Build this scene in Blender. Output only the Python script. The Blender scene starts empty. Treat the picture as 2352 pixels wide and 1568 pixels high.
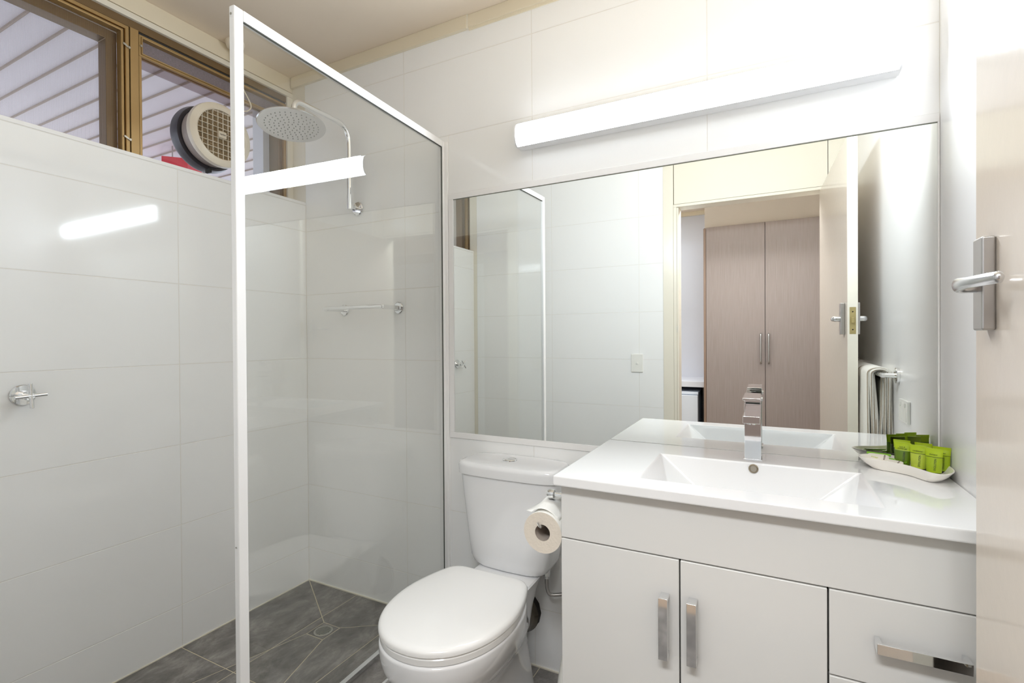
import bpy, bmesh, math, random
from mathutils import Vector, Matrix
PI = math.pi
SC = bpy.context.scene
COL = SC.collection
random.seed(4)

# ------------------------------------------------------------------ camera, world, exposure
F_PX, YAW, PITCH, ROLL = 1141.747, 0.4775169, -0.006669, -0.0064935
CAM = Vector((0, 0, 1.205124))
fw = Vector((-math.sin(YAW)*math.cos(PITCH), math.cos(YAW)*math.cos(PITCH), math.sin(PITCH)))
rt = Vector((math.cos(YAW), math.sin(YAW), 0)); up = rt.cross(fw)
rt2 = rt*math.cos(ROLL) + up*math.sin(ROLL); up2 = -rt*math.sin(ROLL) + up*math.cos(ROLL)
cd = bpy.data.cameras.new('camera'); cam = bpy.data.objects.new('camera', cd); COL.objects.link(cam)
cd.sensor_width = 36; cd.lens = F_PX/2352*36; cd.clip_start = 0.01; cd.clip_end = 100
m3 = Matrix((rt2, up2, -fw)).transposed()
cam.matrix_world = Matrix.Translation(CAM) @ m3.to_4x4()
SC.camera = cam

W = bpy.data.worlds.new('world'); SC.world = W; W.use_nodes = True
bg = W.node_tree.nodes['Background']
bg.inputs['Color'].default_value = (0.80, 0.88, 1.0, 1); bg.inputs['Strength'].default_value = 1.5

def area(name, loc, rot, sx, sy, power, color=(1, 1, 1)):
    l = bpy.data.lights.new(name, 'AREA'); l.shape = 'RECTANGLE'; l.size = sx; l.size_y = sy
    l.energy = power; l.color = color
    o = bpy.data.objects.new(name, l); COL.objects.link(o); o.location = loc; o.rotation_euler = rot
    return o
LAMP_STRENGTH = 11.0
area('hall_fill_light', (-0.12, -0.28, 2.30), (math.radians(38), 0, 0), 0.9, 0.35, 33, (.94, .97, 1.0))  # unseen lamp, added as fill and tilted through the doorway into the bathroom
# forward beam of the wall batten: a strip just in front of its diffuser
area('batten_beam', (-.252, 1.6539-.0665, 1.938), (math.radians(90), 0, PI), 1.09, .066, 9.6, (.83, .915, 1.0))
area('kitchen_fill_light', (-1.35, -1.0, 2.30), (0, 0, 0), 0.5, 0.5, 8, (0.85, 0.92, 1.0))  # unseen lamp added to brighten the bench side of the hall

vs = SC.view_settings
vs.view_transform = 'Standard'; vs.look = 'None'; vs.gamma = 1; vs.use_curve_mapping = False; vs.exposure = 0.55
SC.cycles.max_bounces = 12; SC.cycles.diffuse_bounces = 7; SC.cycles.glossy_bounces = 7
SC.cycles.transparent_max_bounces = 24; SC.cycles.transmission_bounces = 8
SC.cycles.caustics_reflective = False; SC.cycles.caustics_refractive = False
SC.cycles.sample_clamp_indirect = 6

# ------------------------------------------------------------------ materials
def lin(r, g, b):
    f = lambda c: (c/255/12.92) if c/255 <= .04045 else ((c/255+.055)/1.055)**2.4
    return (f(r), f(g), f(b), 1)
def newmat(name):
    m = bpy.data.materials.new(name); m.use_nodes = True
    return m, m.node_tree, m.node_tree.nodes['Principled BSDF']
def pbr(name, col, rough=.4, metal=0, coat=0, var=0.03, vscale=6, bump=0, bscale=60, spec=.5, stretch=None):
    m, nt, b = newmat(name); N = nt.nodes; L = nt.links
    tc = N.new('ShaderNodeTexCoord'); mp = N.new('ShaderNodeMapping')
    if stretch: mp.inputs['Scale'].default_value = stretch
    L.new(tc.outputs['Object'], mp.inputs['Vector'])
    nz = N.new('ShaderNodeTexNoise'); nz.inputs['Scale'].default_value = vscale; nz.inputs['Detail'].default_value = 4
    L.new(mp.outputs[0], nz.inputs['Vector'])
    mx = N.new('ShaderNodeMix'); mx.data_type = 'RGBA'
    d = [max(0, c*(1-var)) for c in col[:3]]+[1]; u = [min(1, c*(1+var)) for c in col[:3]]+[1]
    mx.inputs['A'].default_value = d; mx.inputs['B'].default_value = u
    L.new(nz.outputs['Fac'], mx.inputs['Factor']); L.new(mx.outputs['Result'], b.inputs['Base Color'])
    b.inputs['Roughness'].default_value = rough; b.inputs['Metallic'].default_value = metal
    b.inputs['Coat Weight'].default_value = coat; b.inputs['Coat Roughness'].default_value = .04
    b.inputs['Specular IOR Level'].default_value = spec
    if bump:
        n2 = N.new('ShaderNodeTexNoise'); n2.inputs['Scale'].default_value = bscale; n2.inputs['Detail'].default_value = 3
        L.new(mp.outputs[0], n2.inputs['Vector'])
        bp = N.new('ShaderNodeBump'); bp.inputs['Strength'].default_value = bump; bp.inputs['Distance'].default_value = .002
        L.new(n2.outputs['Fac'], bp.inputs['Height']); L.new(bp.outputs[0], b.inputs['Normal'])
    return m
def glassmat(name, tint, ior=1.5, rough=0.0, rstr=1.0):
    """thin architectural pane: straight-through transparency and Schlick mirror on both faces"""
    m = bpy.data.materials.new(name); m.use_nodes = True; nt = m.node_tree; N = nt.nodes; L = nt.links
    N.clear(); out = N.new('ShaderNodeOutputMaterial'); mix = N.new('ShaderNodeMixShader')
    tr = N.new('ShaderNodeBsdfTransparent'); tr.inputs[0].default_value = tint
    gl = N.new('ShaderNodeBsdfGlossy'); gl.inputs['Roughness'].default_value = rough
    ge = N.new('ShaderNodeNewGeometry'); dt = N.new('ShaderNodeVectorMath'); dt.operation = 'DOT_PRODUCT'
    L.new(ge.outputs['Incoming'], dt.inputs[0]); L.new(ge.outputs['Normal'], dt.inputs[1])
    ab = N.new('ShaderNodeMath'); ab.operation = 'ABSOLUTE'; L.new(dt.outputs['Value'], ab.inputs[0])
    s1 = N.new('ShaderNodeMath'); s1.operation = 'SUBTRACT'; s1.inputs[0].default_value = 1; L.new(ab.outputs[0], s1.inputs[1])
    pw = N.new('ShaderNodeMath'); pw.operation = 'POWER'; pw.inputs[1].default_value = 5; L.new(s1.outputs[0], pw.inputs[0])
    r0 = ((ior-1)/(ior+1))**2
    ml = N.new('ShaderNodeMath'); ml.operation = 'MULTIPLY_ADD'; ml.inputs[1].default_value = (1-r0)*rstr; ml.inputs[2].default_value = r0*rstr
    L.new(pw.outputs[0], ml.inputs[0]); L.new(ml.outputs[0], mix.inputs[0])
    L.new(tr.outputs[0], mix.inputs[1]); L.new(gl.outputs[0], mix.inputs[2]); L.new(mix.outputs[0], out.inputs[0])
    return m

M = {}
M['tile'] = pbr('glazed_white_tile', lin(246, 246, 245), .07, var=.012, vscale=2)
M['tilegrey'] = None
M['grout'] = pbr('white_grout', lin(234, 231, 225), .8, var=.03, vscale=20)
M['grout_floor'] = pbr('sand_floor_grout', lin(205, 195, 172), .85, var=.08, vscale=30)
M['silicone'] = pbr('white_sealant', lin(232, 226, 210), .4)
M['ceiling'] = pbr('beige_ceiling_paint', lin(234, 220, 201), .7, var=.02, bump=.15, bscale=40)
M['cream'] = pbr('cream_gloss_paint', lin(231, 220, 196), .35, var=.02, bump=.1, bscale=25)
M['creamlight'] = pbr('pale_cream_gloss_paint', lin(233, 227, 212), .25, var=.01, bump=.1, bscale=20)
M['wallwhite'] = pbr('painted_white_wall', lin(246, 245, 244), .28, var=.01, bump=.08, bscale=25)
M['hallwall'] = pbr('hall_wall_paint', lin(205, 195, 184), .7, var=.02)
M['hallwhite'] = pbr('blue_white_wall_paint', lin(222, 224, 232), .6, var=.02)
M['door'] = pbr('beige_gloss_door_paint', lin(219, 207, 193), .13, var=.01, vscale=3, bump=.10, bscale=45)
M['doorshade'] = M['door']
M['gold'] = pbr('gold_anodised_aluminium', lin(176, 146, 98), .38, metal=.5, var=.10, vscale=9, stretch=(1, 1, .3))
M['golddark'] = pbr('dark_gold_aluminium', lin(120, 84, 34), .4, metal=.6, var=.1)
M['brown'] = pbr('brown_aluminium', lin(122, 98, 66), .42, metal=.35, var=.12, vscale=12)
M['darkseal'] = pbr('dark_seal', lin(70, 72, 66), .6)
M['white_metal'] = pbr('white_powder_coat', lin(244, 243, 242), .22, var=.005)
M['chrome'] = pbr('chrome', (.86, .87, .88, 1), .05, metal=1, var=.01)
M['satin'] = pbr('satin_nickel', (.52, .51, .50, 1), .32, metal=1, var=.05, vscale=40)
M['satinbright'] = pbr('brushed_lever_metal', (.66, .66, .67, 1), .22, metal=1, var=.04, vscale=30)
M['brass'] = pbr('aged_brass', lin(196, 180, 128), .35, metal=.8, var=.15, vscale=60)
M['ceramic'] = pbr('white_ceramic', lin(236, 236, 237), .06, var=.004, coat=.3)
M['basin'] = pbr('basin_ceramic', lin(240, 240, 240), .05, var=.003, coat=.3)
M['seat'] = pbr('toilet_seat_plastic', lin(241, 240, 238), .14, var=.004)
M['laminate'] = pbr('white_gloss_laminate', lin(226, 225, 222), .09, var=.006)
M['carcass'] = pbr('cabinet_carcass', lin(190, 188, 184), .5)
M['darkgap'] = pbr('dark_recess', lin(60, 58, 56), .9)
M['plastic'] = pbr('white_plastic', lin(240, 239, 233), .25, var=.01)
M['ivory'] = pbr('ivory_fan_plastic', lin(234, 225, 208), .35, var=.02)
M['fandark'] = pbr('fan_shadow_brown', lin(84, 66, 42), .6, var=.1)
M['fangrey'] = pbr('weathered_dark_fan_flange', lin(66, 64, 72), .35, var=.5, vscale=18)
M['black'] = pbr('black_plastic', lin(34, 28, 26), .25, var=.1)
M['ink'] = pbr('black_ink', lin(30, 28, 26), .5)
M['inkgreen'] = pbr('dark_green_ink', lin(52, 66, 12), .5)
M['inkbrown'] = pbr('brown_ink', lin(116, 94, 88), .5)
M['inklime'] = pbr('lime_ink', lin(206, 216, 96), .5)
M['green'] = pbr('lime_green_tube_cap', lin(172, 196, 14), .3, var=.04, vscale=30)
M['greenpale'] = pbr('pale_lime_tube', lin(190, 208, 70), .25, var=.25, vscale=28)
M['greendark'] = pbr('dark_green_gel_tube', lin(98, 128, 26), .2, var=.12, vscale=30)
M['greenmid'] = pbr('mid_green_tube', lin(164, 190, 24), .25, var=.06, vscale=30)
M['greenline'] = pbr('tube_band_line', lin(196, 214, 110), .3)
M['sachet'] = pbr('white_sachet_film', lin(240, 233, 222), .3, var=.02, vscale=40)
M['sachetgreen'] = pbr('green_sachet_film', lin(120, 180, 20), .3, var=.2, vscale=40)
M['paper'] = pbr('tissue_paper', lin(246, 245, 240), .9, var=.02, bump=.4, bscale=200)
M['paperend'] = pbr('tissue_roll_end', lin(228, 218, 204), .95, var=.05, vscale=60, bump=.5, bscale=160)
M['card'] = pbr('grey_cardboard', lin(176, 164, 154), .8)
M['towel'] = pbr('white_terry_towel', lin(240, 237, 228), .95, var=.04, vscale=90, bump=1.0, bscale=420)
M['seam'] = pbr('towel_seam_thread', lin(176, 158, 132), .95, var=.2, vscale=200)
M['steel'] = pbr('stainless_steel', (.55, .54, .5, 1), .3, metal=1, var=.08)
M['darkchrome'] = pbr('dark_pipe_cover', (.16, .14, .11, 1), .15, metal=.8, var=.6, vscale=14)
M['patio'] = pbr('patio_roof_sheet', lin(214, 208, 214), .55, var=.03, vscale=4)
M['patiorib'] = pbr('patio_roof_rib', lin(158, 142, 130), .6, var=.06)
M['concrete'] = pbr('patio_concrete', lin(200, 196, 190), .9, var=.06)
M['red'] = pbr('red_sign_acrylic', lin(228, 58, 74), .35, var=.06, vscale=50)
M['bench'] = pbr('pale_laminate_bench', lin(226, 228, 236), .3)
M['fridge'] = pbr('white_fridge_enamel', lin(226, 232, 242), .3)
M['cord'] = pbr('ivory_flex', lin(232, 222, 200), .5)
M['outerwall'] = pbr('outer_brick_paint', lin(214, 206, 196), .8, var=.05)
M['lampbase'] = pbr('lamp_base_plastic', lin(244, 244, 246), .3)
M['orange'] = M['cream']
M['glass'] = glassmat('shower_glass', (.988, .995, .989, 1), rstr=1.25)
M['winglass'] = glassmat('window_glass', (.97, .97, .98, 1))
M['reflection_tint'] = glassmat('window_reflection_tint', (.74, .70, .70, 1))  # greyed glass colour standing in for a reflection on the window

def mirror_mat():
    m, nt, b = newmat('mirror_silver')
    b.inputs['Base Color'].default_value = (.925, .945, .92, 1); b.inputs['Metallic'].default_value = 1; b.inputs['Roughness'].default_value = .0
    N = nt.nodes; L = nt.links      # faint cleaning streaks in the tint
    tc = N.new('ShaderNodeTexCoord'); nz = N.new('ShaderNodeTexNoise'); nz.inputs['Scale'].default_value = 3
    mx = N.new('ShaderNodeMix'); mx.data_type = 'RGBA'; mx.inputs['A'].default_value = (.93, .95, .925, 1); mx.inputs['B'].default_value = (.945, .96, .94, 1)
    L.new(tc.outputs['Object'], nz.inputs['Vector']); L.new(nz.outputs['Fac'], mx.inputs['Factor']); L.new(mx.outputs['Result'], b.inputs['Base Color'])
    return m
M['mirror'] = mirror_mat()
def lamp_mat():
    m, nt, b = newmat('lamp_diffuser')
    b.inputs['Base Color'].default_value = (.9, .9, .9, 1)
    b.inputs['Emission Color'].default_value = (.85, .925, 1.0, 1); b.inputs['Emission Strength'].default_value = LAMP_STRENGTH
    return m
M['lamp'] = lamp_mat()
def floortile_mat():
    m, nt, b = newmat('grey_stone_floor_tile'); N = nt.nodes; L = nt.links
    tc = N.new('ShaderNodeTexCoord'); oi = N.new('ShaderNodeObjectInfo'); ad = N.new('ShaderNodeVectorMath'); ad.operation = 'ADD'
    sc = N.new('ShaderNodeVectorMath'); sc.operation = 'SCALE'; sc.inputs['Scale'].default_value = 9
    L.new(oi.outputs['Random'], sc.inputs[0]); L.new(tc.outputs['Object'], ad.inputs[0]); L.new(sc.outputs[0], ad.inputs[1])
    mp = N.new('ShaderNodeMapping'); mp.inputs['Scale'].default_value = (1.5, .9, 1); L.new(ad.outputs[0], mp.inputs['Vector'])
    n1 = N.new('ShaderNodeTexNoise'); n1.inputs['Scale'].default_value = 8; n1.inputs['Detail'].default_value = 12; n1.inputs['Roughness'].default_value = .72; n1.inputs['Distortion'].default_value = .3
    L.new(mp.outputs[0], n1.inputs['Vector'])
    cr = N.new('ShaderNodeValToRGB'); e = cr.color_ramp.elements
    e[0].position = .32; e[0].color = lin(92, 89, 87); e[1].position = .68; e[1].color = lin(166, 161, 156)
    e2 = cr.color_ramp.elements.new(.5); e2.color = lin(126, 122, 118)
    L.new(n1.outputs['Fac'], cr.inputs[0]); L.new(cr.outputs[0], b.inputs['Base Color'])
    b.inputs['Roughness'].default_value = .42
    bp = N.new('ShaderNodeBump'); bp.inputs['Strength'].default_value = .15; bp.inputs['Distance'].default_value = .001
    L.new(n1.outputs['Fac'], bp.inputs['Height']); L.new(bp.outputs[0], b.inputs['Normal'])
    return m
M['floortile'] = floortile_mat()
def wardrobe_mat():
    m, nt, b = newmat('taupe_woodgrain_laminate'); N = nt.nodes; L = nt.links
    tc = N.new('ShaderNodeTexCoord'); mp = N.new('ShaderNodeMapping'); mp.inputs['Scale'].default_value = (60, 60, 1.6)
    L.new(tc.outputs['Object'], mp.inputs['Vector'])
    n1 = N.new('ShaderNodeTexNoise'); n1.inputs['Scale'].default_value = 3.5; n1.inputs['Detail'].default_value = 8
    L.new(mp.outputs[0], n1.inputs['Vector'])
    cr = N.new('ShaderNodeValToRGB'); e = cr.color_ramp.elements
    e[0].position = .2; e[0].color = lin(140, 126, 120); e[1].position = .85; e[1].color = lin(158, 145, 140)
    L.new(n1.outputs['Fac'], cr.inputs[0]); L.new(cr.outputs[0], b.inputs['Base Color']); b.inputs['Roughness'].default_value = .55
    return m
M['wardrobe'] = wardrobe_mat()

# ------------------------------------------------------------------ mesh helpers
def B(): return bmesh.new()
def box(bm, x0, x1, y0, y1, z0, z1):
    v = [bm.verts.new(p) for p in ((x0, y0, z0), (x1, y0, z0), (x1, y1, z0), (x0, y1, z0), (x0, y0, z1), (x1, y0, z1), (x1, y1, z1), (x0, y1, z1))]
    for f in ((0, 3, 2, 1), (4, 5, 6, 7), (0, 1, 5, 4), (1, 2, 6, 5), (2, 3, 7, 6), (3, 0, 4, 7)): bm.faces.new([v[i] for i in f])
    return bm
def frame(d):
    d = Vector(d).normalized(); a = Vector((0, 0, 1)) if abs(d.z) < .9 else Vector((1, 0, 0))
    u = d.cross(a).normalized(); return d, u, d.cross(u).normalized()
def loft(bm, rings, cap=True, closed=True):
    vv = [[bm.verts.new(p) for p in r] for r in rings]; n = len(vv[0])
    for a, b in zip(vv, vv[1:]):
        for i in range(n if closed else n-1):
            j = (i+1) % n; bm.faces.new((a[i], a[j], b[j], b[i]))
    if cap:
        bm.faces.new(list(reversed(vv[0]))); bm.faces.new(vv[-1])
    return vv
def ring(c, u, v, ru, rv=None, n=24):
    rv = ru if rv is None else rv
    return [Vector(c)+Vector(u)*ru*math.cos(2*PI*i/n)+Vector(v)*rv*math.sin(2*PI*i/n) for i in range(n)]
def cyl(bm, a, b, r, r2=None, n=24):
    a = Vector(a); b = Vector(b); d, u, v = frame(b-a); r2 = r if r2 is None else r2
    loft(bm, [ring(a, u, v, r, n=n), ring(b, u, v, r2, n=n)]); return bm
def lathe(bm, o, axis, prof, n=32, cap=True):
    """prof: list of (distance along axis, radius)"""
    d, u, v = frame(axis); o = Vector(o)
    loft(bm, [ring(o+d*t, u, v, max(r, 1e-4), n=n) for t, r in prof], cap=cap); return bm
def annulus(bm, o, axis, prof, n=40):
    """closed ring: prof is a closed cross section of (t, r)"""
    d, u, v = frame(axis); o = Vector(o)
    rr = [ring(o+d*t, u, v, r, n=n) for t, r in prof]; vv = [[bm.verts.new(p) for p in r] for r in rr]
    for k in range(len(vv)):
        a, b = vv[k], vv[(k+1) % len(vv)]
        for i in range(n): j = (i+1) % n; bm.faces.new((a[i], a[j], b[j], b[i]))
    return bm
def smooth_path(pts, sub=6):
    pts = [Vector(p) for p in pts]; out = []
    for i in range(len(pts)-1):
        p0 = pts[max(i-1, 0)]; p1 = pts[i]; p2 = pts[i+1]; p3 = pts[min(i+2, len(pts)-1)]
        for k in range(sub):
            t = k/sub
            out.append(.5*((2*p1)+(-p0+p2)*t+(2*p0-5*p1+4*p2-p3)*t*t+(-p0+3*p1-3*p2+p3)*t**3))
    out.append(pts[-1]); return out
def tube(bm, pts, r, n=12, ry=None, upv=None):
    pts = [Vector(p) for p in pts]; rings = []; u = None
    for i, p in enumerate(pts):
        d = (pts[min(i+1, len(pts)-1)]-pts[max(i-1, 0)]).normalized()
        if upv is not None: v = Vector(upv)-d*d.dot(Vector(upv)); v.normalize(); u = v.cross(d)
        elif u is None: d, u, v = frame(d)
        else: u = (u-d*u.dot(d)).normalized(); v = d.cross(u)
        rr = r[i] if isinstance(r, (list, tuple)) else r
        ryy = ry[i] if isinstance(ry, (list, tuple)) else ry
        rings.append(ring(p, u, v, rr, (ryy if ryy is not None else rr), n=n))
    loft(bm, rings); return bm
def fillet(pts, rad, seg=6):
    """polyline with rounded corners"""
    pts = [Vector(p) for p in pts]; out = [pts[0]]
    for i in range(1, len(pts)-1):
        a = (pts[i-1]-pts[i]); b = (pts[i+1]-pts[i]); r = min(rad, a.length*.45, b.length*.45)
        p = pts[i]+a.normalized()*r; q = pts[i]+b.normalized()*r
        for k in range(seg+1):
            t = k/seg; out.append((1-t)**2*p+2*t*(1-t)*pts[i]+t*t*q)
    out.append(pts[-1]); return out
def prism(bm, poly, z0, z1):
    loft(bm, [[(x, y, z0) for x, y in poly], [(x, y, z1) for x, y in poly]]); return bm
def wloc(o):
    l = Vector((0, 0, 0)); rz = 0
    return o.matrix_world
ROOTS = {}
def obj(name, bm, mat, parent=None, bevel=0, seg=2, smooth=False, local=False, autos=None):
    me = bpy.data.meshes.new(name); bmesh.ops.recalc_face_normals(bm, faces=bm.faces)
    if parent is not None and not local:
        bm.transform(Matrix.Translation(-ROOTS.get(parent.name, Vector((0, 0, 0)))))
    bm.to_mesh(me); bm.free(); me.materials.append(mat if not isinstance(mat, str) else M[mat])
    o = bpy.data.objects.new(name, me); COL.objects.link(o)
    if parent is not None: o.parent = parent; ROOTS[o.name] = ROOTS.get(parent.name, Vector((0, 0, 0)))
    else: ROOTS[o.name] = Vector((0, 0, 0))
    if bevel:
        md = o.modifiers.new('bevel', 'BEVEL'); md.width = bevel; md.segments = seg; md.limit_method = 'ANGLE'; md.angle_limit = math.radians(35)
        md.harden_normals = True
        for p in me.polygons: p.use_smooth = True
    elif smooth:
        me.shade_smooth() if hasattr(me, 'shade_smooth') else None
        for p in me.polygons: p.use_smooth = True
        me.set_sharp_from_angle(angle=math.radians(38))
    return o
def thing(name, label, cat, loc=(0, 0, 0), rz=0, group=None):
    o = bpy.data.objects.new(name, None); COL.objects.link(o); o.location = loc; o.rotation_euler = (0, 0, rz)
    o.empty_display_size = .05
    o['label'] = label; o['category'] = cat
    if group: o['group'] = group
    ROOTS[o.name] = Vector(loc); return o
def tag(o, label, cat, group=None):
    o['label'] = label; o['category'] = cat
    if group: o['group'] = group
    return o
def struct(name, bm, mat, bevel=0, smooth=False, parent=None):
    o = obj(name, bm, mat, parent, bevel=bevel, smooth=smooth)
    if parent is None: o['kind'] = 'structure'
    return o
def recentre(o):
    """put the origin of a single-mesh thing at the centre of its base"""
    me = o.data; xs = [v.co for v in me.vertices]
    c = Vector((sum(v.x for v in xs)/len(xs), sum(v.y for v in xs)/len(xs), min(v.z for v in xs)))
    me.transform(Matrix.Translation(-c)); o.location = o.location+c; return o
def text(name, s, size, mat, mw, parent=None, sx=1.0, depth=.00015):
    cu = bpy.data.curves.new(name, 'FONT'); cu.body = s; cu.size = size; cu.align_x = 'CENTER'; cu.align_y = 'CENTER'; cu.extrude = depth
    o = bpy.data.objects.new(name, cu); COL.objects.link(o); bpy.context.view_layer.update()
    me = bpy.data.meshes.new_from_object(o.evaluated_get(bpy.context.evaluated_depsgraph_get()))
    COL.objects.unlink(o); bpy.data.objects.remove(o)
    me.transform(Matrix.Diagonal((sx, 1, 1, 1))); me.transform(mw)
    if parent is not None: me.transform(Matrix.Translation(-ROOTS.get(parent.name, Vector((0, 0, 0)))))
    me.materials.clear(); me.materials.append(M[mat]); t = bpy.data.objects.new(name, me); COL.objects.link(t)
    if parent is not None: t.parent = parent
    return t

# ------------------------------------------------------------------ key planes
XL, YM, XR, YR = -1.9552, 1.6539, 0.3935, 0.14
XW = -2.05                      # face of the window frame, above the built-out tiled wall
ZC = 2.46; ZR0 = 0.2155; SHF = 0.058; ZS = 1.855
T = 0.008                       # tile thickness
GAP = 0.0010
GD = 0.0008                     # depth of the grout behind the tile faces

# ------------------------------------------------------------------ room shell
wb = struct('wall_back', box(B(), -2.25, XR+.1, YM+GD, YM+.12, -.02, ZC+.1), 'grout')
wl = struct('wall_left', box(B(), -2.15, XL-GD, YR-.19, YM+T, -.02, ZS-.004), 'grout')
def tiles(parent, mk, us, zs, name='tile'):
    for i in range(len(us)-1):
        for j in range(len(zs)-1):
            obj(name, mk(us[i]+GAP, us[i+1]-GAP, zs[j]+GAP, zs[j+1]-GAP), 'tile', parent, bevel=.0009, seg=1)
rows = [SHF+.002]+[ZR0+.3*i for i in range(8)]
# left wall: rows up to the sill, one vertical joint at y = 1.077
zl = [r for r in rows if r < ZS-.05]+[ZS-.014]
tiles(wl, lambda a, b, c, d: box(B(), XL-T, XL, a, b, c, d), [YR+.001, .4774, 1.0774, YM], zl)
sill = struct('trim_1', box(B(), -2.06, XL+.0015, .045, YM, ZS-.013, ZS), 'white_metal', bevel=.001)
# back wall (mirror wall): leaves out the mirror opening by stopping tiles at its frame
MX0, MX1, MZ0, MZ1 = -1.1145, .3880, .8325, 1.7575
FW = .0225
us = [XL, -1.360, -.7680, -.1695, XR]
def back_tile(a, b, c, d):
    return box(B(), a, b, YM, YM+T, c, d)
OX0, OX1, OZ0, OZ1 = MX0-FW, XR+.01, MZ0-FW, MZ1+FW
zb = [0.0]+[ZR0+.3*i for i in range(8)]+[2.412]
for i in range(4):
    for j in range(len(zb)-1):
        a, b, c, d = us[i]+GAP, us[i+1]-GAP, zb[j]+GAP, zb[j+1]-GAP
        if i <= 0 and j == 0: c = SHF+.002
        pieces = [(a, b, c, d)]
        # cut by the mirror opening
        if b > OX0 and a < OX1 and d > OZ0 and c < OZ1:
            pieces = []
            if a < OX0: pieces.append((a, OX0-GAP, c, d))
            aa = max(a, OX0)
            if c < OZ0: pieces.append((aa, b, c, OZ0-GAP))
            if d > OZ1: pieces.append((aa, b, OZ1+GAP, d))
        for q in pieces:
            if q[1]-q[0] > .01 and q[3]-q[2] > .01:
                obj('tile', back_tile(*q), 'tile', wb, bevel=.0009, seg=1)
# upper left return of the back wall beside the window
obj('painted_return', box(B(), XW-.06, XL-.001, YM, YM+T+.001, ZS, 2.412), 'creamlight', wb)
wr = struct('wall_right', box(B(), XR, XR+.1, -.06, YM+.12, -.02, ZC+.1), 'wallwhite')
# front wall with the doorway
DX0, DX1, DZ = -.4904, .2436, 1.999
bm = B(); box(bm, -1.985, -.5814, YR-.10, YR-GD, -.02, ZC+.1)
wf = struct('wall_front', bm, 'grout')
zf = [0.0]+[.165+.3*i for i in range(8)]+[2.42]
for i, (a, b) in enumerate([(-1.9552, -1.9269+.001), (-1.9269, -1.3269), (-1.3269, -.7316), (-.7316, -.5814)]):
    if i == 0: continue
    for j in range(len(zf)-1):
        c, d = zf[j]+GAP, zf[j+1]-GAP
        if i <= 2 and j == 0: c = SHF+.002
        obj('tile', box(B(), a+GAP, b-GAP, YR-T, YR, c, d), 'tile', wf, bevel=.0009, seg=1)
obj('corner_panel', box(B(), -1.988, -1.9285, YR-T, YR+.0, SHF, 2.42), 'creamlight', wf)
obj('door_header_panel', box(B(), -.5165, .2825, YR-.09, YR-.004, DZ+.019, ZC+.05), 'creamlight', wf)
obj('side_panel', box(B(), .2855, XR, YR-.10, YR-.003, -.02, ZC+.05), 'creamlight', wf)
obj('panel_gap', box(B(), -.5195, .2860, YR-.095, YR-.06, DZ+.01, ZC+.05), 'darkgap', wf)
# door frame
door1 = thing('door_1', '', ''); del door1['label']; del door1['category']; door1['kind'] = 'structure'
obj('architrave', box(B(), -.5814, -.5200, YR-.10, YR+.004, 0, ZC+.05), 'creamlight', door1, bevel=.002)
obj('jamb', box(B(), -.5195, -.5010, YR-.10, YR+.001, 0, DZ+.0), 'creamlight', door1, bevel=.0015)
obj('jamb', box(B(), -.5005, DX0, YR-.10, YR-.004, 0, DZ-.002), 'creamlight', door1, bevel=.0015)
obj('jamb', box(B(), DX1+.012, .2850, YR-.10, YR-.002, 0, DZ), 'creamlight', door1, bevel=.0015)
obj('head', box(B(), -.5195, .2850, YR-.10, YR+.002, DZ, DZ+.016), 'creamlight', door1, bevel=.0015)
obj('strike_plate', box(B(), -.5012, -.4995, YR-.02, YR+.0022, 1.235, 1.275), 'steel', door1)

# ceiling and cornices
struct('ceiling', box(B(), -2.25, XR+.1, YR-.19, YM+.12, ZC, ZC+.06), 'ceiling')
tr = struct('trim_2', box(B(), -2.036, -1.0405, YM-.014, YM+T, 2.408, ZC), 'cream', bevel=.0015)
struct('trim_3', box(B(), -1.0345, XR, YM-.010, YM+T, 2.412, ZC), 'cream', bevel=.0015)
bm = B(); box(bm, -1.041, -1.034, YM-.012, YM+T, 2.406, ZC); struct('trim_4', bm, 'creamlight')
bm = B(); box(bm, -1.034, XR, YM-.005, YM+T, 2.402, 2.412); struct('trim_5', bm, 'cream')
# beam above the window
bm = B(); box(bm, -2.2, -2.040, YR-.19, YM, 2.392, ZC); struct('trim_6', bm, 'cream', bevel=.002)
bm = B(); box(bm, -2.2, -2.0425, YR-.19, YM, 2.385, 2.3905)
box(bm, -2.2, -2.036, YR-.19, YM, 2.366, 2.386); struct('trim_7', bm, 'creamlight', bevel=.0015)
bm = B(); box(bm, -2.2, -2.049, YR-.19, YM, 2.338, 2.367); struct('trim_8', bm, 'brown')
# wall end beside the window near the doorway, and the narrow strip at the far end
struct('trim_9', box(B(), -2.2, -1.984, -.06, .048, ZS-.02, ZC), 'creamlight')
struct('trim_10', box(B(), -2.2, -2.040, 1.624, YM+.01, ZS, 2.37), 'creamlight', bevel=.001)

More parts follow.
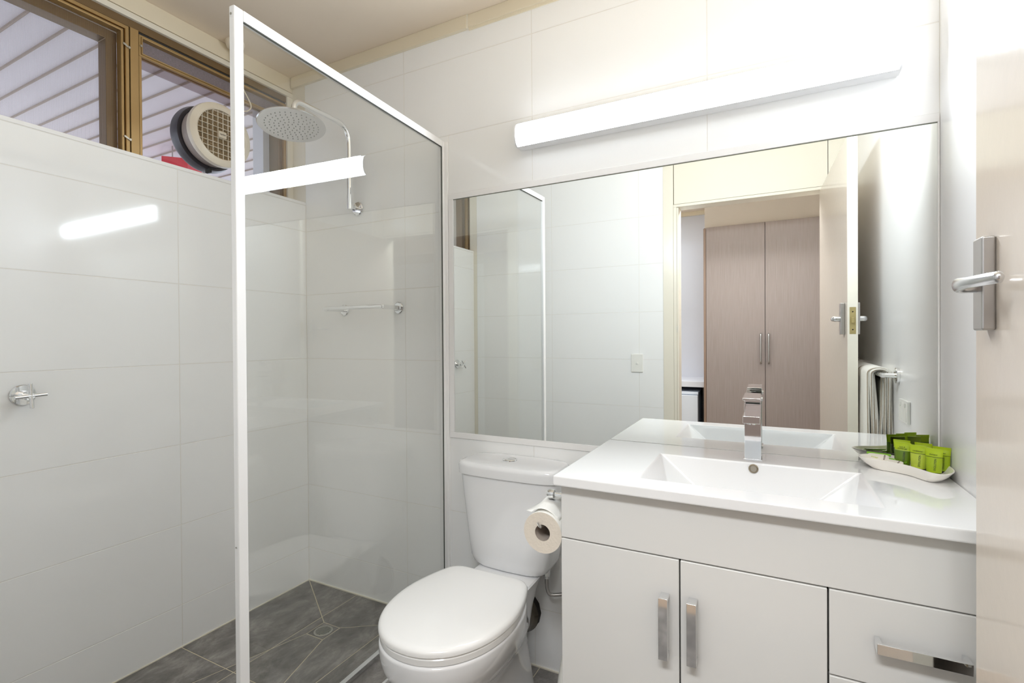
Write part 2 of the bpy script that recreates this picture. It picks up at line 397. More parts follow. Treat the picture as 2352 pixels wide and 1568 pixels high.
# ------------------------------------------------------------------ floors
fl = struct('floor', box(B(), -2.25, XR+.1, -1.60, YM+.12, -.06, -.0010), 'grout_floor')
shp = struct('floor_shower', box(B(), XL-T, -1.195, YR-.02, YM+T, -.004, SHF-.0010), 'grout_floor')
def clip(poly, clipper):
    out = list(poly); clipper = [Vector(c) for c in clipper]
    if parea(clipper) < 0: clipper = clipper[::-1]
    for i in range(len(clipper)):
        a = Vector(clipper[i]); b = Vector(clipper[(i+1) % len(clipper)]); inp = out; out = []
        side = lambda p: (b.x-a.x)*(p.y-a.y)-(b.y-a.y)*(p.x-a.x)
        for k in range(len(inp)):
            p, q = Vector(inp[k]), Vector(inp[(k+1) % len(inp)]); sp, sq = side(p), side(q)
            if sp >= 0: out.append(p)
            if sp*sq < 0: out.append(p+(q-p)*(sp/(sp-sq)))
        if len(out) < 3: return []
    res = []
    for p in out:
        if not res or (p-res[-1]).length > 1e-4: res.append(p)
    if len(res) > 2 and (res[0]-res[-1]).length < 1e-4: res.pop()
    return res if len(res) > 2 else []
def inset(poly, d):
    n = len(poly); lines = []
    for i in range(n):
        a, b = poly[i], poly[(i+1) % n]; e = (b-a).normalized(); nrm = Vector((-e.y, e.x)); lines.append((a+nrm*d, e))
    out = []
    for i in range(n):
        (p, e), (q, g) = lines[i-1], lines[i]; den = e.x*g.y-e.y*g.x
        if abs(den) < 1e-3: out.append(q); continue
        t = ((q.x-p.x)*g.y-(q.y-p.y)*g.x)/den; out.append(p+e*t)
    return out
def parea(p): return .5*sum(p[i].x*p[(i+1) % len(p)].y-p[(i+1) % len(p)].x*p[i].y for i in range(len(p)))
q1, q2, q3, q4 = Vector((-1.608, 1.431)), Vector((-1.520, 1.431)), Vector((-1.520, 1.345)), Vector((-1.608, 1.345))
c1, c2, c3, c4 = Vector((XL, YM)), Vector((-1.200, YM)), Vector((-1.15, .22)), Vector((XL, .20))
big = [(-9, -9), (9, -9), (9, 9), (-9, 9)]
secs = [[q4, q3, c3, c4], [q3, q2, c2, c3], [q2, q1, c1, c2], [q1, q4, c4, c1]]
gx = [XL, -1.647, -1.350, -1.196]; gy = [YR, .476, 1.073, YM]
def floor_piece(poly, z, parent):
    if len(poly) < 3 or abs(parea(poly)) < 2e-4: return
    if parea(poly) < 0: poly = poly[::-1]
    p = inset(poly, .0017)
    if parea(p) < 1e-4: return
    obj('tile', prism(B(), [(v.x, v.y) for v in p], z-.006, z), 'floortile', parent, bevel=.0008, seg=1)
for i in range(3):
    for j in range(3):
        cell = [Vector((gx[i], gy[j])), Vector((gx[i+1], gy[j])), Vector((gx[i+1], gy[j+1])), Vector((gx[i], gy[j+1]))]
        for s in secs:
            floor_piece(clip(cell, s), SHF, shp)
        strip = [Vector((XL, YR)), Vector((-1.15, YR)), c3, c4]
        floor_piece(clip(cell, strip), SHF, shp)
# main floor tiles
gx2 = [-1.03, -.749, -.449, -.149, .151, XR]; gy2 = [.035, .455, 1.054, YM]
for i in range(5):
    for j in range(3):
        floor_piece([Vector((gx2[i], gy2[j])), Vector((gx2[i+1], gy2[j])), Vector((gx2[i+1], gy2[j+1])), Vector((gx2[i], gy2[j+1]))], 0.0, fl)
# sealant lines where floor meets wall
struct('baseboard_left', box(B(), XL-.001, XL+.004, YR, YM, SHF-.004, SHF+.0035), 'silicone')
struct('baseboard_back', box(B(), XL, -1.195, YM-.005, YM+.001, SHF-.004, SHF+.0045), 'silicone')
struct('baseboard_right', box(B(), -1.03, -.47, YM-.005, YM+.001, -.004, .0045), 'silicone')
# raised hob the screen stands on
HZ = .163
hob = struct('floor_hob', box(B(), -1.192, -1.0455, YR, YM-.001, -.004, HZ-.0012), 'grout_floor')
for a, b in ((YR, .476), (.476, 1.073), (1.073, YM-.001)):
    obj('tile', box(B(), -1.198, -1.046, a+GAP, b-GAP, HZ-.006, HZ), 'floortile', hob, bevel=.0008, seg=1)
    obj('tile', box(B(), -1.0449, -1.039, a+GAP, b-GAP, .0, HZ-.016), 'floortile', hob, bevel=.0008, seg=1)
    obj('tile', box(B(), -1.1985, -1.1925, a+GAP, b-GAP, SHF, HZ-.008), 'floortile', hob, bevel=.0008, seg=1)
obj('edge_trim', box(B(), -1.0455, -1.0365, YR, YM-.001, HZ-.014, HZ+.001), 'white_metal', hob, bevel=.0008)

# floor drain
dr = thing('floor_drain', 'round slotted steel floor drain where the shower floor tile cuts meet', 'drain', (-1.564, 1.388, SHF-.004))
cx, cy = -1.564, 1.388
obj('plate', box(B(), q4.x+.0017, q2.x-.0017, q4.y+.0017, q2.y-.0017, SHF-.007, SHF-.0003), 'floortile', dr)
bm = B(); annulus(bm, (cx, cy, SHF-.0055), (0, 0, 1), [(0, .028), (.006, .028), (.0065, .030), (.0065, .034), (.005, .036), (0, .036)], n=40)
obj('rim', bm, 'steel', dr, smooth=True)
bm = B(); cyl(bm, (cx, cy, SHF-.0045), (cx, cy, SHF-.0001), .028, n=36); obj('dark_well', bm, 'darkgap', dr)
bm = B()
for k in range(-3, 4):
    x = k*.0078; h = math.sqrt(max(0, .028**2-x*x)); box(bm, cx+x-.0021, cx+x+.0021, cy-h, cy+h, SHF-.0010, SHF+.0010)
bm.transform(Matrix.Translation((cx, cy, 0)) @ Matrix.Rotation(math.radians(-35), 4, 'Z') @ Matrix.Translation((-cx, -cy, 0)))
gr_ = obj('slotted_grate', bm, 'steel', dr)

# ------------------------------------------------------------------ window
def frame_rect(bm, y0, y1, z0, z1, w, x0, x1):
    """rectangular ring in the YZ plane"""
    o = [(y0, z0), (y1, z0), (y1, z1), (y0, z1)]; i = [(y0+w, z0+w), (y1-w, z0+w), (y1-w, z1-w), (y0+w, z1-w)]
    V = {}
    for nm, ps in (('o', o), ('i', i)):
        for xi, x in enumerate((x0, x1)):
            V[nm+str(xi)] = [bm.verts.new((x, y, z)) for y, z in ps]
    for k in range(4):
        j = (k+1) % 4
        bm.faces.new((V['o1'][k], V['o1'][j], V['i1'][j], V['i1'][k])); bm.faces.new((V['o0'][k], V['i0'][k], V['i0'][j], V['o0'][j]))
        bm.faces.new((V['o0'][k], V['o0'][j], V['o1'][j], V['o1'][k])); bm.faces.new((V['i0'][k], V['i1'][k], V['i1'][j], V['i0'][j]))
    return bm
WZ0, WZ1 = ZS-.002, 2.340
win1 = thing('window_1', '', ''); del win1['label']; del win1['category']; win1['kind'] = 'structure'
# left light: moulded gold fly-screen frame, brown outer sash further out
f = .0265
obj('screen_frame', frame_rect(B(), .050, .9665, WZ0, WZ1-.004, .0120, XW-.030, XW+.004), 'gold', win1, bevel=.0015)
obj('screen_frame', frame_rect(B(), .062, .9545, WZ0+.008, WZ1-.0165, .0030, XW-.030, XW+.007), 'golddark', win1, bevel=.001)
obj('screen_frame', frame_rect(B(), .0655, .9510, WZ0+.012, WZ1-.020, .0090, XW-.030, XW+.002), 'gold', win1, bevel=.002)
obj('outer_sash', frame_rect(B(), .070, .9440, WZ0+.004, WZ1-.030, .034, XW-.085, XW-.032), 'brown', win1, bevel=.002)
obj('pane', box(B(), XW-.070, XW-.066, .1030, .912, WZ0+.036, WZ1-.062), 'winglass', win1)
bm = B()       # insect screen threads, joined
for k in range(316):
    y = .0785+k*.00272; box(bm, XW-.0202, XW-.0200, y, y+.00016, WZ0+.015, WZ1-.028)
o = obj('insect_mesh', bm, pbr('grey_mesh_thread', lin(150, 146, 146), .7), win1); o['kind'] = 'stuff'
for z in (2.2635, 1.9330):
    lt = obj('turn_clip', box(B(), XW+.004, XW+.0075, .9460, .9700, z-.0035, z+.0035), 'steel', win1, bevel=.001)
    me = lt.data; me.transform(Matrix.Translation((0, .957, z)) @ Matrix.Rotation(math.radians(-28), 4, 'X') @ Matrix.Translation((0, -.957, -z)))
    bm = B(); cyl(bm, (XW+.006, .965, z-.004), (XW+.010, .965, z-.004), .0042, n=12); obj('screw', bm, 'steel', win1)
obj('mullion', box(B(), XW-.06, XW+.003, .9705, .9980, WZ0, WZ1-.001), 'gold', win1, bevel=.0015)
obj('mullion_gap', box(B(), XW-.04, XW-.008, .9660, .9710, WZ0, WZ1), 'darkgap', win1)
win2 = thing('window_2', '', ''); del win2['label']; del win2['category']; win2['kind'] = 'structure'
Y0, Y1 = .9990, 1.6230
ZB1, ZB0 = 2.2680, 2.2500      # gold bar below the obscure strip
obj('upper_frame', frame_rect(B(), Y0, Y1, ZB0, WZ1-.012, .0070, XW-.030, XW+.002), 'gold', win2, bevel=.001)
obj('upper_frame', frame_rect(B(), Y0+.007, Y1-.007, ZB0+.007, WZ1-.019, .0050, XW-.030, XW+.006), 'gold', win2, bevel=.0022)
bm = B(); cyl(bm, (XW+.002, 1.006, 2.287), (XW+.006, 1.006, 2.287), .0042, n=14); obj('screw', bm, 'steel', win2)
obj('head_gap', box(B(), XW-.03, XW-.004, Y0, Y1, WZ1-.013, WZ1), 'darkgap', win2)
bm, nt, b_ = newmat('obscure_glass'); b_.inputs['Base Color'].default_value = lin(176, 164, 168); b_.inputs['Roughness'].default_value = .25
b_.inputs['Transmission Weight'].default_value = .35
nz = nt.nodes.new('ShaderNodeTexNoise'); nz.inputs['Scale'].default_value = 70; nz.inputs['Detail'].default_value = 6
cr = nt.nodes.new('ShaderNodeValToRGB'); cr.color_ramp.elements[0].position = .3; cr.color_ramp.elements[0].color = lin(138, 124, 126); cr.color_ramp.elements[1].position = .75; cr.color_ramp.elements[1].color = lin(196, 184, 190)
nt.links.new(nz.outputs['Fac'], cr.inputs[0]); nt.links.new(cr.outputs[0], b_.inputs['Base Color'])
bp = nt.nodes.new('ShaderNodeBump'); bp.inputs['Strength'].default_value = .6; bp.inputs['Distance'].default_value = .003
nt.links.new(nz.outputs['Fac'], bp.inputs['Height']); nt.links.new(bp.outputs[0], b_.inputs['Normal']); M['obscure'] = bm
obj('obscure_pane', box(B(), XW-.022, XW-.017, Y0+.010, Y1-.010, ZB0+.010, WZ1-.022), 'obscure', win2)
obj('side_frame', box(B(), XW-.05, XW+.001, Y0, Y0+.0090, WZ0, ZB0), 'gold', win2, bevel=.001)
obj('side_frame', box(B(), XW-.05, XW+.001, 1.6105, Y1, WZ0, ZB0), 'gold', win2, bevel=.001)
obj('side_frame', box(B(), XW-.10, XW-.012, 1.5960, 1.6110, WZ0, ZB0), 'brown', win2, bevel=.001)
obj('outer_jamb', box(B(), XW-.16, XW-.085, 1.5640, 1.6110, WZ0-.03, WZ1), 'bench', win2)
obj('sliding_rail', box(B(), XW-.0200, XW-.012, Y0+.009, 1.611, ZB0-.0015, ZB0+.004), 'golddark', win2)
obj('reflection_strip', box(B(), XW-.0190, XW-.0150, Y0+.009, 1.611, 2.2120, ZB0), 'reflection_tint', win2)  # dim strip added to imitate a reflection across the top of the pane
FANY, FANZ, FANR = 1.2715, 2.0445, .1285
# glass with a round hole for the fan
bm = B(); n = 64
y0, y1, z0, z1 = Y0+.009, 1.611, WZ0, ZB0
inner = [(FANY+(FANR-.012)*math.cos(2*PI*i/n), FANZ+(FANR-.012)*math.sin(2*PI*i/n)) for i in range(n)]
outer = []
for i in range(n):
    a = 2*PI*i/n; c, s = math.cos(a), math.sin(a)
    t = min((y1-FANY)/c if c > 1e-6 else 1e9, (y0-FANY)/c if c < -1e-6 else 1e9, (z1-FANZ)/s if s > 1e-6 else 1e9, (z0-FANZ)/s if s < -1e-6 else 1e9)
    outer.append((FANY+t*c, FANZ+t*s))
gx_ = [-2.0735, -2.0695]
loops = [[bm.verts.new((x, y, z)) for y, z in ps] for x in gx_ for ps in (inner, outer)]
for i in range(n):
    j = (i+1) % n
    bm.faces.new((loops[2][i], loops[3][i], loops[3][j], loops[2][j])); bm.faces.new((loops[0][i], loops[0][j], loops[1][j], loops[1][i]))
    bm.faces.new((loops[0][i], loops[2][i], loops[2][j], loops[0][j]))
obj('pane', bm, 'winglass', win2)

# exhaust fan through the pane
fan = thing('exhaust_fan', 'round ivory exhaust fan with square grille set through the window pane', 'fan', (-2.05, FANY, FANZ-.13))
o3 = (-2.068, FANY, FANZ)
bm = B(); annulus(bm, o3, (1, 0, 0), [(.048, FANR-.014), (.050, FANR-.003), (.056, FANR), (.074, FANR-.002), (.080, FANR-.012), (.083, .104), (.080, .099), (.070, .098), (.048, .098)], n=64)
obj('front_ring', bm, 'ivory', fan, smooth=True)
bm = B(); annulus(bm, o3, (1, 0, 0), [(.0, FANR-.013), (.0478, FANR-.013), (.0478, .0995), (0, .0995)], n=64)
obj('neck', bm, pbr('grey_fan_neck', lin(168, 156, 150), .5), fan, smooth=True)
bm = B(); annulus(bm, (-2.118, FANY, FANZ), (1, 0, 0), [(0, .132), (.010, .134), (.042, .128), (.042, .10), (0, .10)], n=64)
obj('outer_flange', bm, 'fangrey', fan, smooth=True)
bm = B(); cyl(bm, (-2.100, FANY, FANZ), (-2.030, FANY, FANZ), .0985, n=48); obj('fan_core', bm, 'fandark', fan)
bm = B()
xg = -2.068+.076
s_ = .0212
for k in range(-4, 5):
    t = (k+.5)*s_-.004
    if abs(t) < .097:
        h = math.sqrt(.098**2-t*t)
        box(bm, xg-.006, xg, FANY+t-.0009, FANY+t+.0009, FANZ-h, FANZ+h)
        box(bm, xg-.005, xg+.0006, FANY-h, FANY+h, FANZ+t-.0009, FANZ+t+.0009)
obj('grille', bm, 'ivory', fan)
bm = B()
for k in range(-20, 21):
    t = k*.0047; h = math.sqrt(max(0, .097**2-t*t)); box(bm, xg-.009, xg-.005, FANY-h, FANY+h, FANZ+t-.0008, FANZ+t+.0008)
for k in range(-17, 18):
    t = k*.0056; h = math.sqrt(max(0, .097**2-t*t)); box(bm, xg-.0088, xg-.0055, FANY+t-.0006, FANY+t+.0006, FANZ-h, FANZ+h)
o = obj('fine_louvres', bm, pbr('louvre_ivory', lin(176, 152, 116), .5), fan); o['kind'] = 'stuff'
badge = obj('badge', box(B(), xg-.002, xg+.008, FANY-.0165, FANY+.0165, FANZ-.0135, FANZ+.0135), 'ivory', fan, bevel=.003, seg=3)
text('badge_lettering', 'xpelair', .0095, 'ink', Matrix.Translation((xg+.0082, FANY, FANZ+.001)) @ Matrix.Rotation(PI/2, 4, 'Z') @ Matrix.Rotation(PI/2, 4, 'X'), fan)
obj('lower_tab', box(B(), -2.09, -2.06, FANY-.010, FANY-.001, FANZ-.142, FANZ-.126), 'darkgap', fan)
# pull switch and flex
sw = thing('ceiling_switch', 'round ivory ceiling switch on the beam above the fan, partly behind the screen post', 'switch', (-2.0, 1.335, 2.41))
bm = B(); lathe(bm, (-1.995, 1.335, ZC-.0005), (0, 0, -1), [(0, .036), (.008, .037), (.026, .031), (.034, .022), (.036, .008)], n=32)
obj('body', bm, 'ivory', sw, smooth=True)
bm = B(); tube(bm, smooth_path([(-2.02, 1.336, 2.428), (-2.024, 1.352, 2.36), (-2.018, 1.385, 2.29), (-2.004, 1.411, 2.228), (-2.0, 1.394, 2.196), (-1.998, 1.365, 2.180), (-2.006, 1.345, 2.160)], 6), .0026, n=8)
fx = tag(obj('power_flex', bm, 'cord', smooth=True), 'thin ivory flex looping down from the ceiling switch to the fan', 'cord'); recentre(fx)

# ------------------------------------------------------------------ outside
pr = thing('patio_roof', 'pale ribbed underside of the patio roof seen through the high windows', 'roof', (-4.2, 1.6, 2.5))
base_strip = None
for k in range(38):
    y = -.95+k*.1225
    if base_strip is None:
        base_strip = obj('roof_panel', box(B(), -6.4, -2.16, y-.003, y+.107, 2.510, 2.522), 'patio', pr)
        base_rib = obj('roof_rib', (lambda bm: (loft(bm, [[(-6.4, y+.104, 2.520), (-6.4, y+.1075, 2.502), (-6.4, y+.1135, 2.502), (-6.4, y+.1225, 2.520)], [(-2.16, y+.104, 2.520), (-2.16, y+.1075, 2.502), (-2.16, y+.1135, 2.502), (-2.16, y+.1225, 2.520)]]), bm)[1])(B()), 'patiorib', pr)
    else:
        for src in (base_strip, base_rib):
            c = src.copy(); COL.objects.link(c); c.location = src.location+Vector((0, k*.1225, 0))
struct('ground', box(B(), -9, -2.15, -3, 6, -.12, -.02), 'concrete')
struct('wall_outside', box(B(), -2.26, -2.15, YM+.12, 5.5, -.1, 2.75), 'outerwall')
struct('wall_outside_near', box(B(), -2.26, -2.15, -3, -.04, -.1, 2.75), 'outerwall')
struct('wall_outside_head', box(B(), -2.26, -2.15, -.04, YM+.12, 2.37, 2.75), 'outerwall')
rd = thing('red_sign', 'red box sign hanging under the patio roof, behind the fan', 'sign', (-3.5, 1.97, 2.0))
bm = B(); prism(bm, [(-3.56, 1.86), (-3.46, 1.97), (-3.60, 2.15), (-3.70, 2.04)], 1.98, 2.425); obj('panel', bm, 'red', rd, bevel=.004)
for x, y in ((-3.56, 1.93), (-3.60, 2.05)):
    bm = B(); cyl(bm, (x, y, 2.42), (x, y, 2.515), .004, n=8); obj('hanger', bm, 'steel', rd)

# ------------------------------------------------------------------ shower screen
A = Vector((-1.122, .742)); Bp = Vector((-1.160, YM)); L_ = (Bp-A).length; rz = math.atan2(-(Bp-A).x, (Bp-A).y)
scn = thing('shower_screen', 'white framed fixed glass shower screen standing on the tiled hob', 'shower screen', (A.x, A.y, HZ), rz)
ROOTS[scn.name] = Vector((0, 0, 0))
H = 1.993-HZ
def sp(name, bm, mat, **k): return obj(name, bm, mat, scn, local=True, **k)
sp('post', box(B(), -.0085, .0085, 0, .0255, .001, H), 'white_metal', bevel=.0025, seg=3)
sp('top_rail', box(B(), -.008, .0080, .0258, L_-.022, H-.0260, H), 'white_metal', bevel=.001)
sp('bottom_rail', box(B(), -.008, .008, .0258, L_-.022, .001, .016), 'chrome', bevel=.001)
sp('wall_channel', box(B(), -.009, .009, L_-.0218, L_-.0005, .001, H-.002), 'white_metal', bevel=.001)
sp('wall_channel', box(B(), .0095, .021, L_-.008, L_-.0005, .001, H-.002), 'white_metal', bevel=.001)
sp('pane', box(B(), -.003, .003, .0250, L_-.021, .014, H-.025), 'glass')
sp('seal', box(B(), .0031, .0065, .0258, L_-.022, H-.0285, H-.0262), 'darkseal')
sp('seal', box(B(), .0031, .0065, L_-.0243, L_-.0222, .014, H-.028), 'darkseal')
bm = B(); cyl(bm, (-.001, .0005, H-.020), (-.001, -.0012, H-.020), .0030, n=14); sp('screw', bm, 'steel')
bm = B(); cyl(bm, (-.001, .0005, .55), (-.001, -.0012, .55), .0022, n=14); sp('screw', bm, 'steel')

# ------------------------------------------------------------------ shower head and arm
sh = thing('rain_shower', 'chrome gooseneck shower arm with round rain head above the shower floor', 'shower', (-1.618, YM, 1.784))
bm = B(); lathe(bm, (-1.622, YM, 1.784), (0, -1, 0), [(0, .030), (.004, .030), (.007, .027), (.008, .012)], n=36); obj('wall_plate', bm, 'chrome', sh, smooth=True)
bm = B(); tube(bm, fillet([(-1.620, YM-.004, 1.784), (-1.618, 1.600, 1.784), (-1.618, 1.600, 1.820)], .012), .0085, n=16); obj('elbow', bm, 'chrome', sh, smooth=True)
bm = B(); cyl(bm, (-1.618, 1.600, 1.770), (-1.618, 1.600, 1.832), .0115, n=24); obj('collar', bm, 'chrome', sh, smooth=True)
path = fillet([(-1.618, 1.600, 1.825), (-1.618, 1.600, 2.126), (-1.618, 1.318, 2.126), (-1.618, 1.318, 2.045)], .075, 10)
bm = B(); tube(bm, path, .0105, n=20); obj('pipe', bm, 'chrome', sh, smooth=True)
HC = Vector((-1.618, 1.308, 2.022)); ax = Vector((.10, -.08, -1)).normalized()
bm = B(); lathe(bm, HC-ax*.035, ax, [(0, .010), (.012, .014), (.022, .014), (.024, .03), (.028, .11), (.031, .1215), (.034, .1225), (.037, .120), (.0375, .112)], n=64)
hd = obj('rain_head', bm, 'satinbright', sh, smooth=True)
d_, u_, v_ = frame(ax); bm = B()
for rr, nn in ((.014, 5), (.030, 11), (.046, 16), (.062, 20), (.078, 26), (.095, 32)):
    for k in range(nn):
        a = 2*PI*k/nn+rr*20; c = HC-ax*.035+ax*.0373+u_*rr*math.cos(a)+v_*rr*math.sin(a)
        lathe(bm, c, ax, [(0, .0027), (.0018, .0019)], n=6)
o = obj('nozzles', bm, pbr('grey_silicone_nozzle', lin(134, 134, 132), .5), sh); o['kind'] = 'stuff'

# ------------------------------------------------------------------ towel shelf on the back wall
ts = thing('wall_rail', 'small chrome rail on two round plates inside the shower', 'rail', (-1.55, YM, 1.336))
for x in (-1.708, -1.396):
    bm = B(); lathe(bm, (x, YM, 1.3365), (0, -1, 0), [(0, .0245), (.003, .0245), (.005, .022)], n=32); obj('wall_plate', bm, 'chrome', ts, smooth=True)
    obj('arm', box(B(), x-.011, x+.011, 1.545, YM-.004, 1.3275, 1.3455), 'chrome', ts, bevel=.0045, seg=3)
bm = B(); tube(bm, [(-1.713, 1.547, 1.338), (-1.391, 1.547, 1.338)], .0095, n=16, ry=.0085); obj('bar', bm, 'chrome', ts, smooth=True)

# ------------------------------------------------------------------ shower taps
def tap(y, z, rot, label):
    t = thing('shower_tap', label, 'tap', (XL, y, z), 0, 'cross handled taps on the shower wall')
    bm = B(); lathe(bm, (XL, y, z), (1, 0, 0), [(0, .0305), (.004, .0305), (.007, .028), (.008, .012)], n=36); obj('wall_plate', bm, 'chrome', t, smooth=True)
    bm = B(); cyl(bm, (XL+.006, y, z), (XL+.034, y, z), .0135, n=24); obj('spindle_cover', bm, 'chrome', t, smooth=True)
    bm = B(); cyl(bm, (XL+.034, y, z), (XL+.062, y, z), .0080, n=20); obj('spindle', bm, 'chrome', t, smooth=True)
    for k in range(2):
        a = rot+k*PI/2; d = Vector((0, math.cos(a), math.sin(a)))*.0360; c = Vector((XL+.057, y, z))
        bm = B(); cyl(bm, c-d, c+d, .0054, n=16); obj('cross_bar', bm, 'chrome', t, bevel=.0008)
    return t
tap(.637, 1.0470, math.radians(3), 'chrome cross handled shower tap nearer the window centre, upright cross')
tap(.374, 1.0250, math.radians(48), 'chrome cross handled shower tap nearer the doorway wall, cross turned diagonally')

# ------------------------------------------------------------------ wall lamp
lp = thing('wall_lamp', 'long white fluorescent batten light glowing above the mirror', 'lamp', (-.25, YM, 1.89))
prof = [(.000, 1.8960), (.002, 1.8935), (.043, 1.8950), (.043, 1.9780), (.028, 1.9850), (.000, 1.9850)]
bm = B(); loft(bm, [[(x, YM-p, z) for p, z in prof] for x in (-.8060, .3020)]); obj('base', bm, 'lampbase', lp)
dp_ = [(.0432, 1.8952), (.052, 1.8990), (.060, 1.9100), (.0645, 1.9280), (.0645, 1.9480), (.060, 1.9640), (.052, 1.9730), (.0432, 1.9778)]
bm = B(); loft(bm, [[(x, YM-p, z) for p, z in dp_] for x in (-.8040, .3000)]); obj('diffuser', bm, 'lamp', lp, smooth=True)
for x0, x1 in ((-.8120, -.8041), (.3001, .3080)):
    bm = B(); loft(bm, [[(x, YM-p*1.0, z) for p, z in dp_+[(.001, 1.983), (.001, 1.895)]] for x in (x0, x1)]); obj('end_cap', bm, 'lampbase', lp, bevel=.002)

# ------------------------------------------------------------------ mirror
mi = thing('wall_mirror', 'wide wall mirror in a narrow white frame above the vanity and toilet', 'mirror', (-.36, YM, MZ0))
obj('glass', box(B(), MX0-.002, MX1+.002, YM-.0005, YM+.004, MZ0-.002, MZ1+.002), 'mirror', mi)
fy0, fy1 = YM-.0035, YM+.006
obj('frame', box(B(), MX0-FW, XR-.001, fy0, fy1, MZ1, MZ1+FW), 'white_metal', mi, bevel=.0012)
obj('frame', box(B(), MX0-FW, MX0, fy0, fy1, MZ0, MZ1), 'white_metal', mi, bevel=.0012)
obj('frame', box(B(), MX0-FW, -.480, fy0, fy1, MZ0-FW, MZ0), 'white_metal', mi, bevel=.0012)
obj('frame', box(B(), MX1, XR-.001, fy0, fy1, .862, MZ1), 'white_metal', mi, bevel=.0008)
obj('edge_line', box(B(), MX0, MX1, YM-.0012, YM, MZ1-.0025, MZ1), pbr('mirror_edge', lin(128, 132, 118), .4), mi)

# ------------------------------------------------------------------ vanity
VX0, VX1, VY, VZ = -.4755, XR-.0015, 1.187, .833
va = thing('vanity_cabinet', 'white gloss vanity cabinet under the basin with chrome bar handles', 'cabinet', (-.04, 1.42, 0))
obj('side_panel', box(B(), VX0, VX0+.016, VY+.0185, YM-.001, .08, VZ), 'laminate', va, bevel=.001)
obj('side_panel', box(B(), VX1-.016, VX1, VY+.0185, YM-.001, .08, VZ), 'laminate', va, bevel=.001)
obj('bottom_panel', box(B(), VX0+.016, VX1-.016, VY+.0185, YM-.001, .08, .096), 'laminate', va)
obj('kick_board', box(B(), VX0+.03, VX1, VY+.05, VY+.066, .001, .08), 'laminate', va)
obj('front_rail', box(B(), VX0, VX1, VY, VY+.018, .6950, VZ-.001), 'laminate', va, bevel=.0022, seg=3)
fronts = [('door', VX0, -.1860, .083, .6920), ('door', -.1830, .1035, .083, .6920), ('drawer', .1065, VX1, .5195, .6920), ('drawer', .1065, VX1, .3030, .5165), ('drawer', .1065, VX1, .083, .3000)]
fo = [obj(n_, box(B(), a, b, VY, VY+.018, c, d), 'laminate', va, bevel=.0022, seg=3) for n_, a, b, c, d in fronts]
obj('shadow_gap', box(B(), VX0+.004, VX1-.001, VY+.0181, VY+.0184, .09, VZ-.004), 'darkgap', va)
def bar_handle(parent, p0, p1, w, vertical):
    bm = B(); yf = VY-.0325
    if vertical:
        x, z0, z1 = p0[0], p0[1], p1
        box(bm, x, x+w, yf, yf+.0065, z0, z1)
        for z, s in ((z1, -1), (z0, 1)):
            zz = sorted((z, z+s*.009)); box(bm, x+.0005, x+w-.0005, yf+.006, VY+.0002, zz[0], zz[1])
    else:
        x0, x1, z = p0[0], p1, p0[1]
        box(bm, x0, x1, yf, yf+.0065, z, z+w)
        for x, s in ((x1, -1), (x0, 1)):
            xx = sorted((x, x+s*.009)); box(bm, xx[0], xx[1], yf+.006, VY+.0002, z+.0005, z+w-.0005)
    return obj('handle', bm, 'chrome', parent, bevel=.0008)
bar_handle(fo[0], (-.2270, .4700), .6110, .0205, True)
bar_handle(fo[1], (-.1655, .4730), .6130, .0205, True)
bar_handle(fo[2], (.1810, .5985), .3215, .0205, False)
bar_handle(fo[3], (.1810, .3900), .3215, .0205, False)
bar_handle(fo[4], (.1810, .1800), .3215, .0205, False)

# basin top
BX0, BX1, BY0, BY1, BZ0, BZ1 = -.4865, XR-.0015, 1.1560, YM-.001, .8340, .8590
ba = thing('washbasin', 'white ceramic vanity top with a shallow rectangular basin', 'basin', (-.04, 1.42, BZ0))
bm = B()
def vv(x, y, z): return bm.verts.new((x, y, z))
o_t = [vv(BX0, BY0, BZ1), vv(BX1, BY0, BZ1), vv(BX1, BY1, BZ1), vv(BX0, BY1, BZ1)]
o_b = [vv(BX0, BY0, BZ0), vv(BX1, BY0, BZ0), vv(BX1, BY1, BZ0), vv(BX0, BY1, BZ0)]
r1 = [vv(-.286, 1.2300, BZ1), vv(.203, 1.2300, BZ1), vv(.203, 1.5130, BZ1), vv(-.286, 1.5130, BZ1)]
r2 = [vv(-.150, 1.2680, .748), vv(.076, 1.2680, .748), vv(.076, 1.4830, .748), vv(-.150, 1.4830, .748)]
for k in range(4):
    j = (k+1) % 4
    bm.faces.new((o_t[k], o_t[j], r1[j], r1[k])); bm.faces.new((r1[k], r1[j], r2[j], r2[k])); bm.faces.new((o_b[k], o_b[j], o_t[j], o_t[k]))
bm.faces.new(r2)
u1 = [vv(-.296, 1.220, BZ0), vv(.213, 1.220, BZ0), vv(.213, 1.523, BZ0), vv(-.296, 1.523, BZ0)]
u2 = [vv(-.156, 1.262, .742), vv(.082, 1.262, .742), vv(.082, 1.489, .742), vv(-.156, 1.489, .742)]
for k in range(4):
    j = (k+1) % 4
    bm.faces.new((o_b[j], o_b[k], u1[k], u1[j])); bm.faces.new((u1[j], u1[k], u2[k], u2[j]))
bm.faces.new(list(reversed(u2)))
obj('ceramic_top', bm, 'basin', ba, bevel=.0045, seg=3)
bm = B(); c_ = Vector((-.0393, 1.5078, .8440)); nr = Vector((0, -1, .27)).normalized()
annulus(bm, c_-nr*.002, nr, [(0, .0085), (.004, .0085), (.005, .0095), (.004, .0122), (0, .0125)], n=32); obj('overflow_ring', bm, pbr('tarnished_overflow_ring', (.32, .27, .20, 1), .3, metal=.9), ba, smooth=True)
bm = B(); cyl(bm, c_-nr*.001, c_+nr*.0012, .0088, n=24); obj('overflow_insert', bm, pbr('overflow_grey', lin(150, 142, 128), .4), ba)
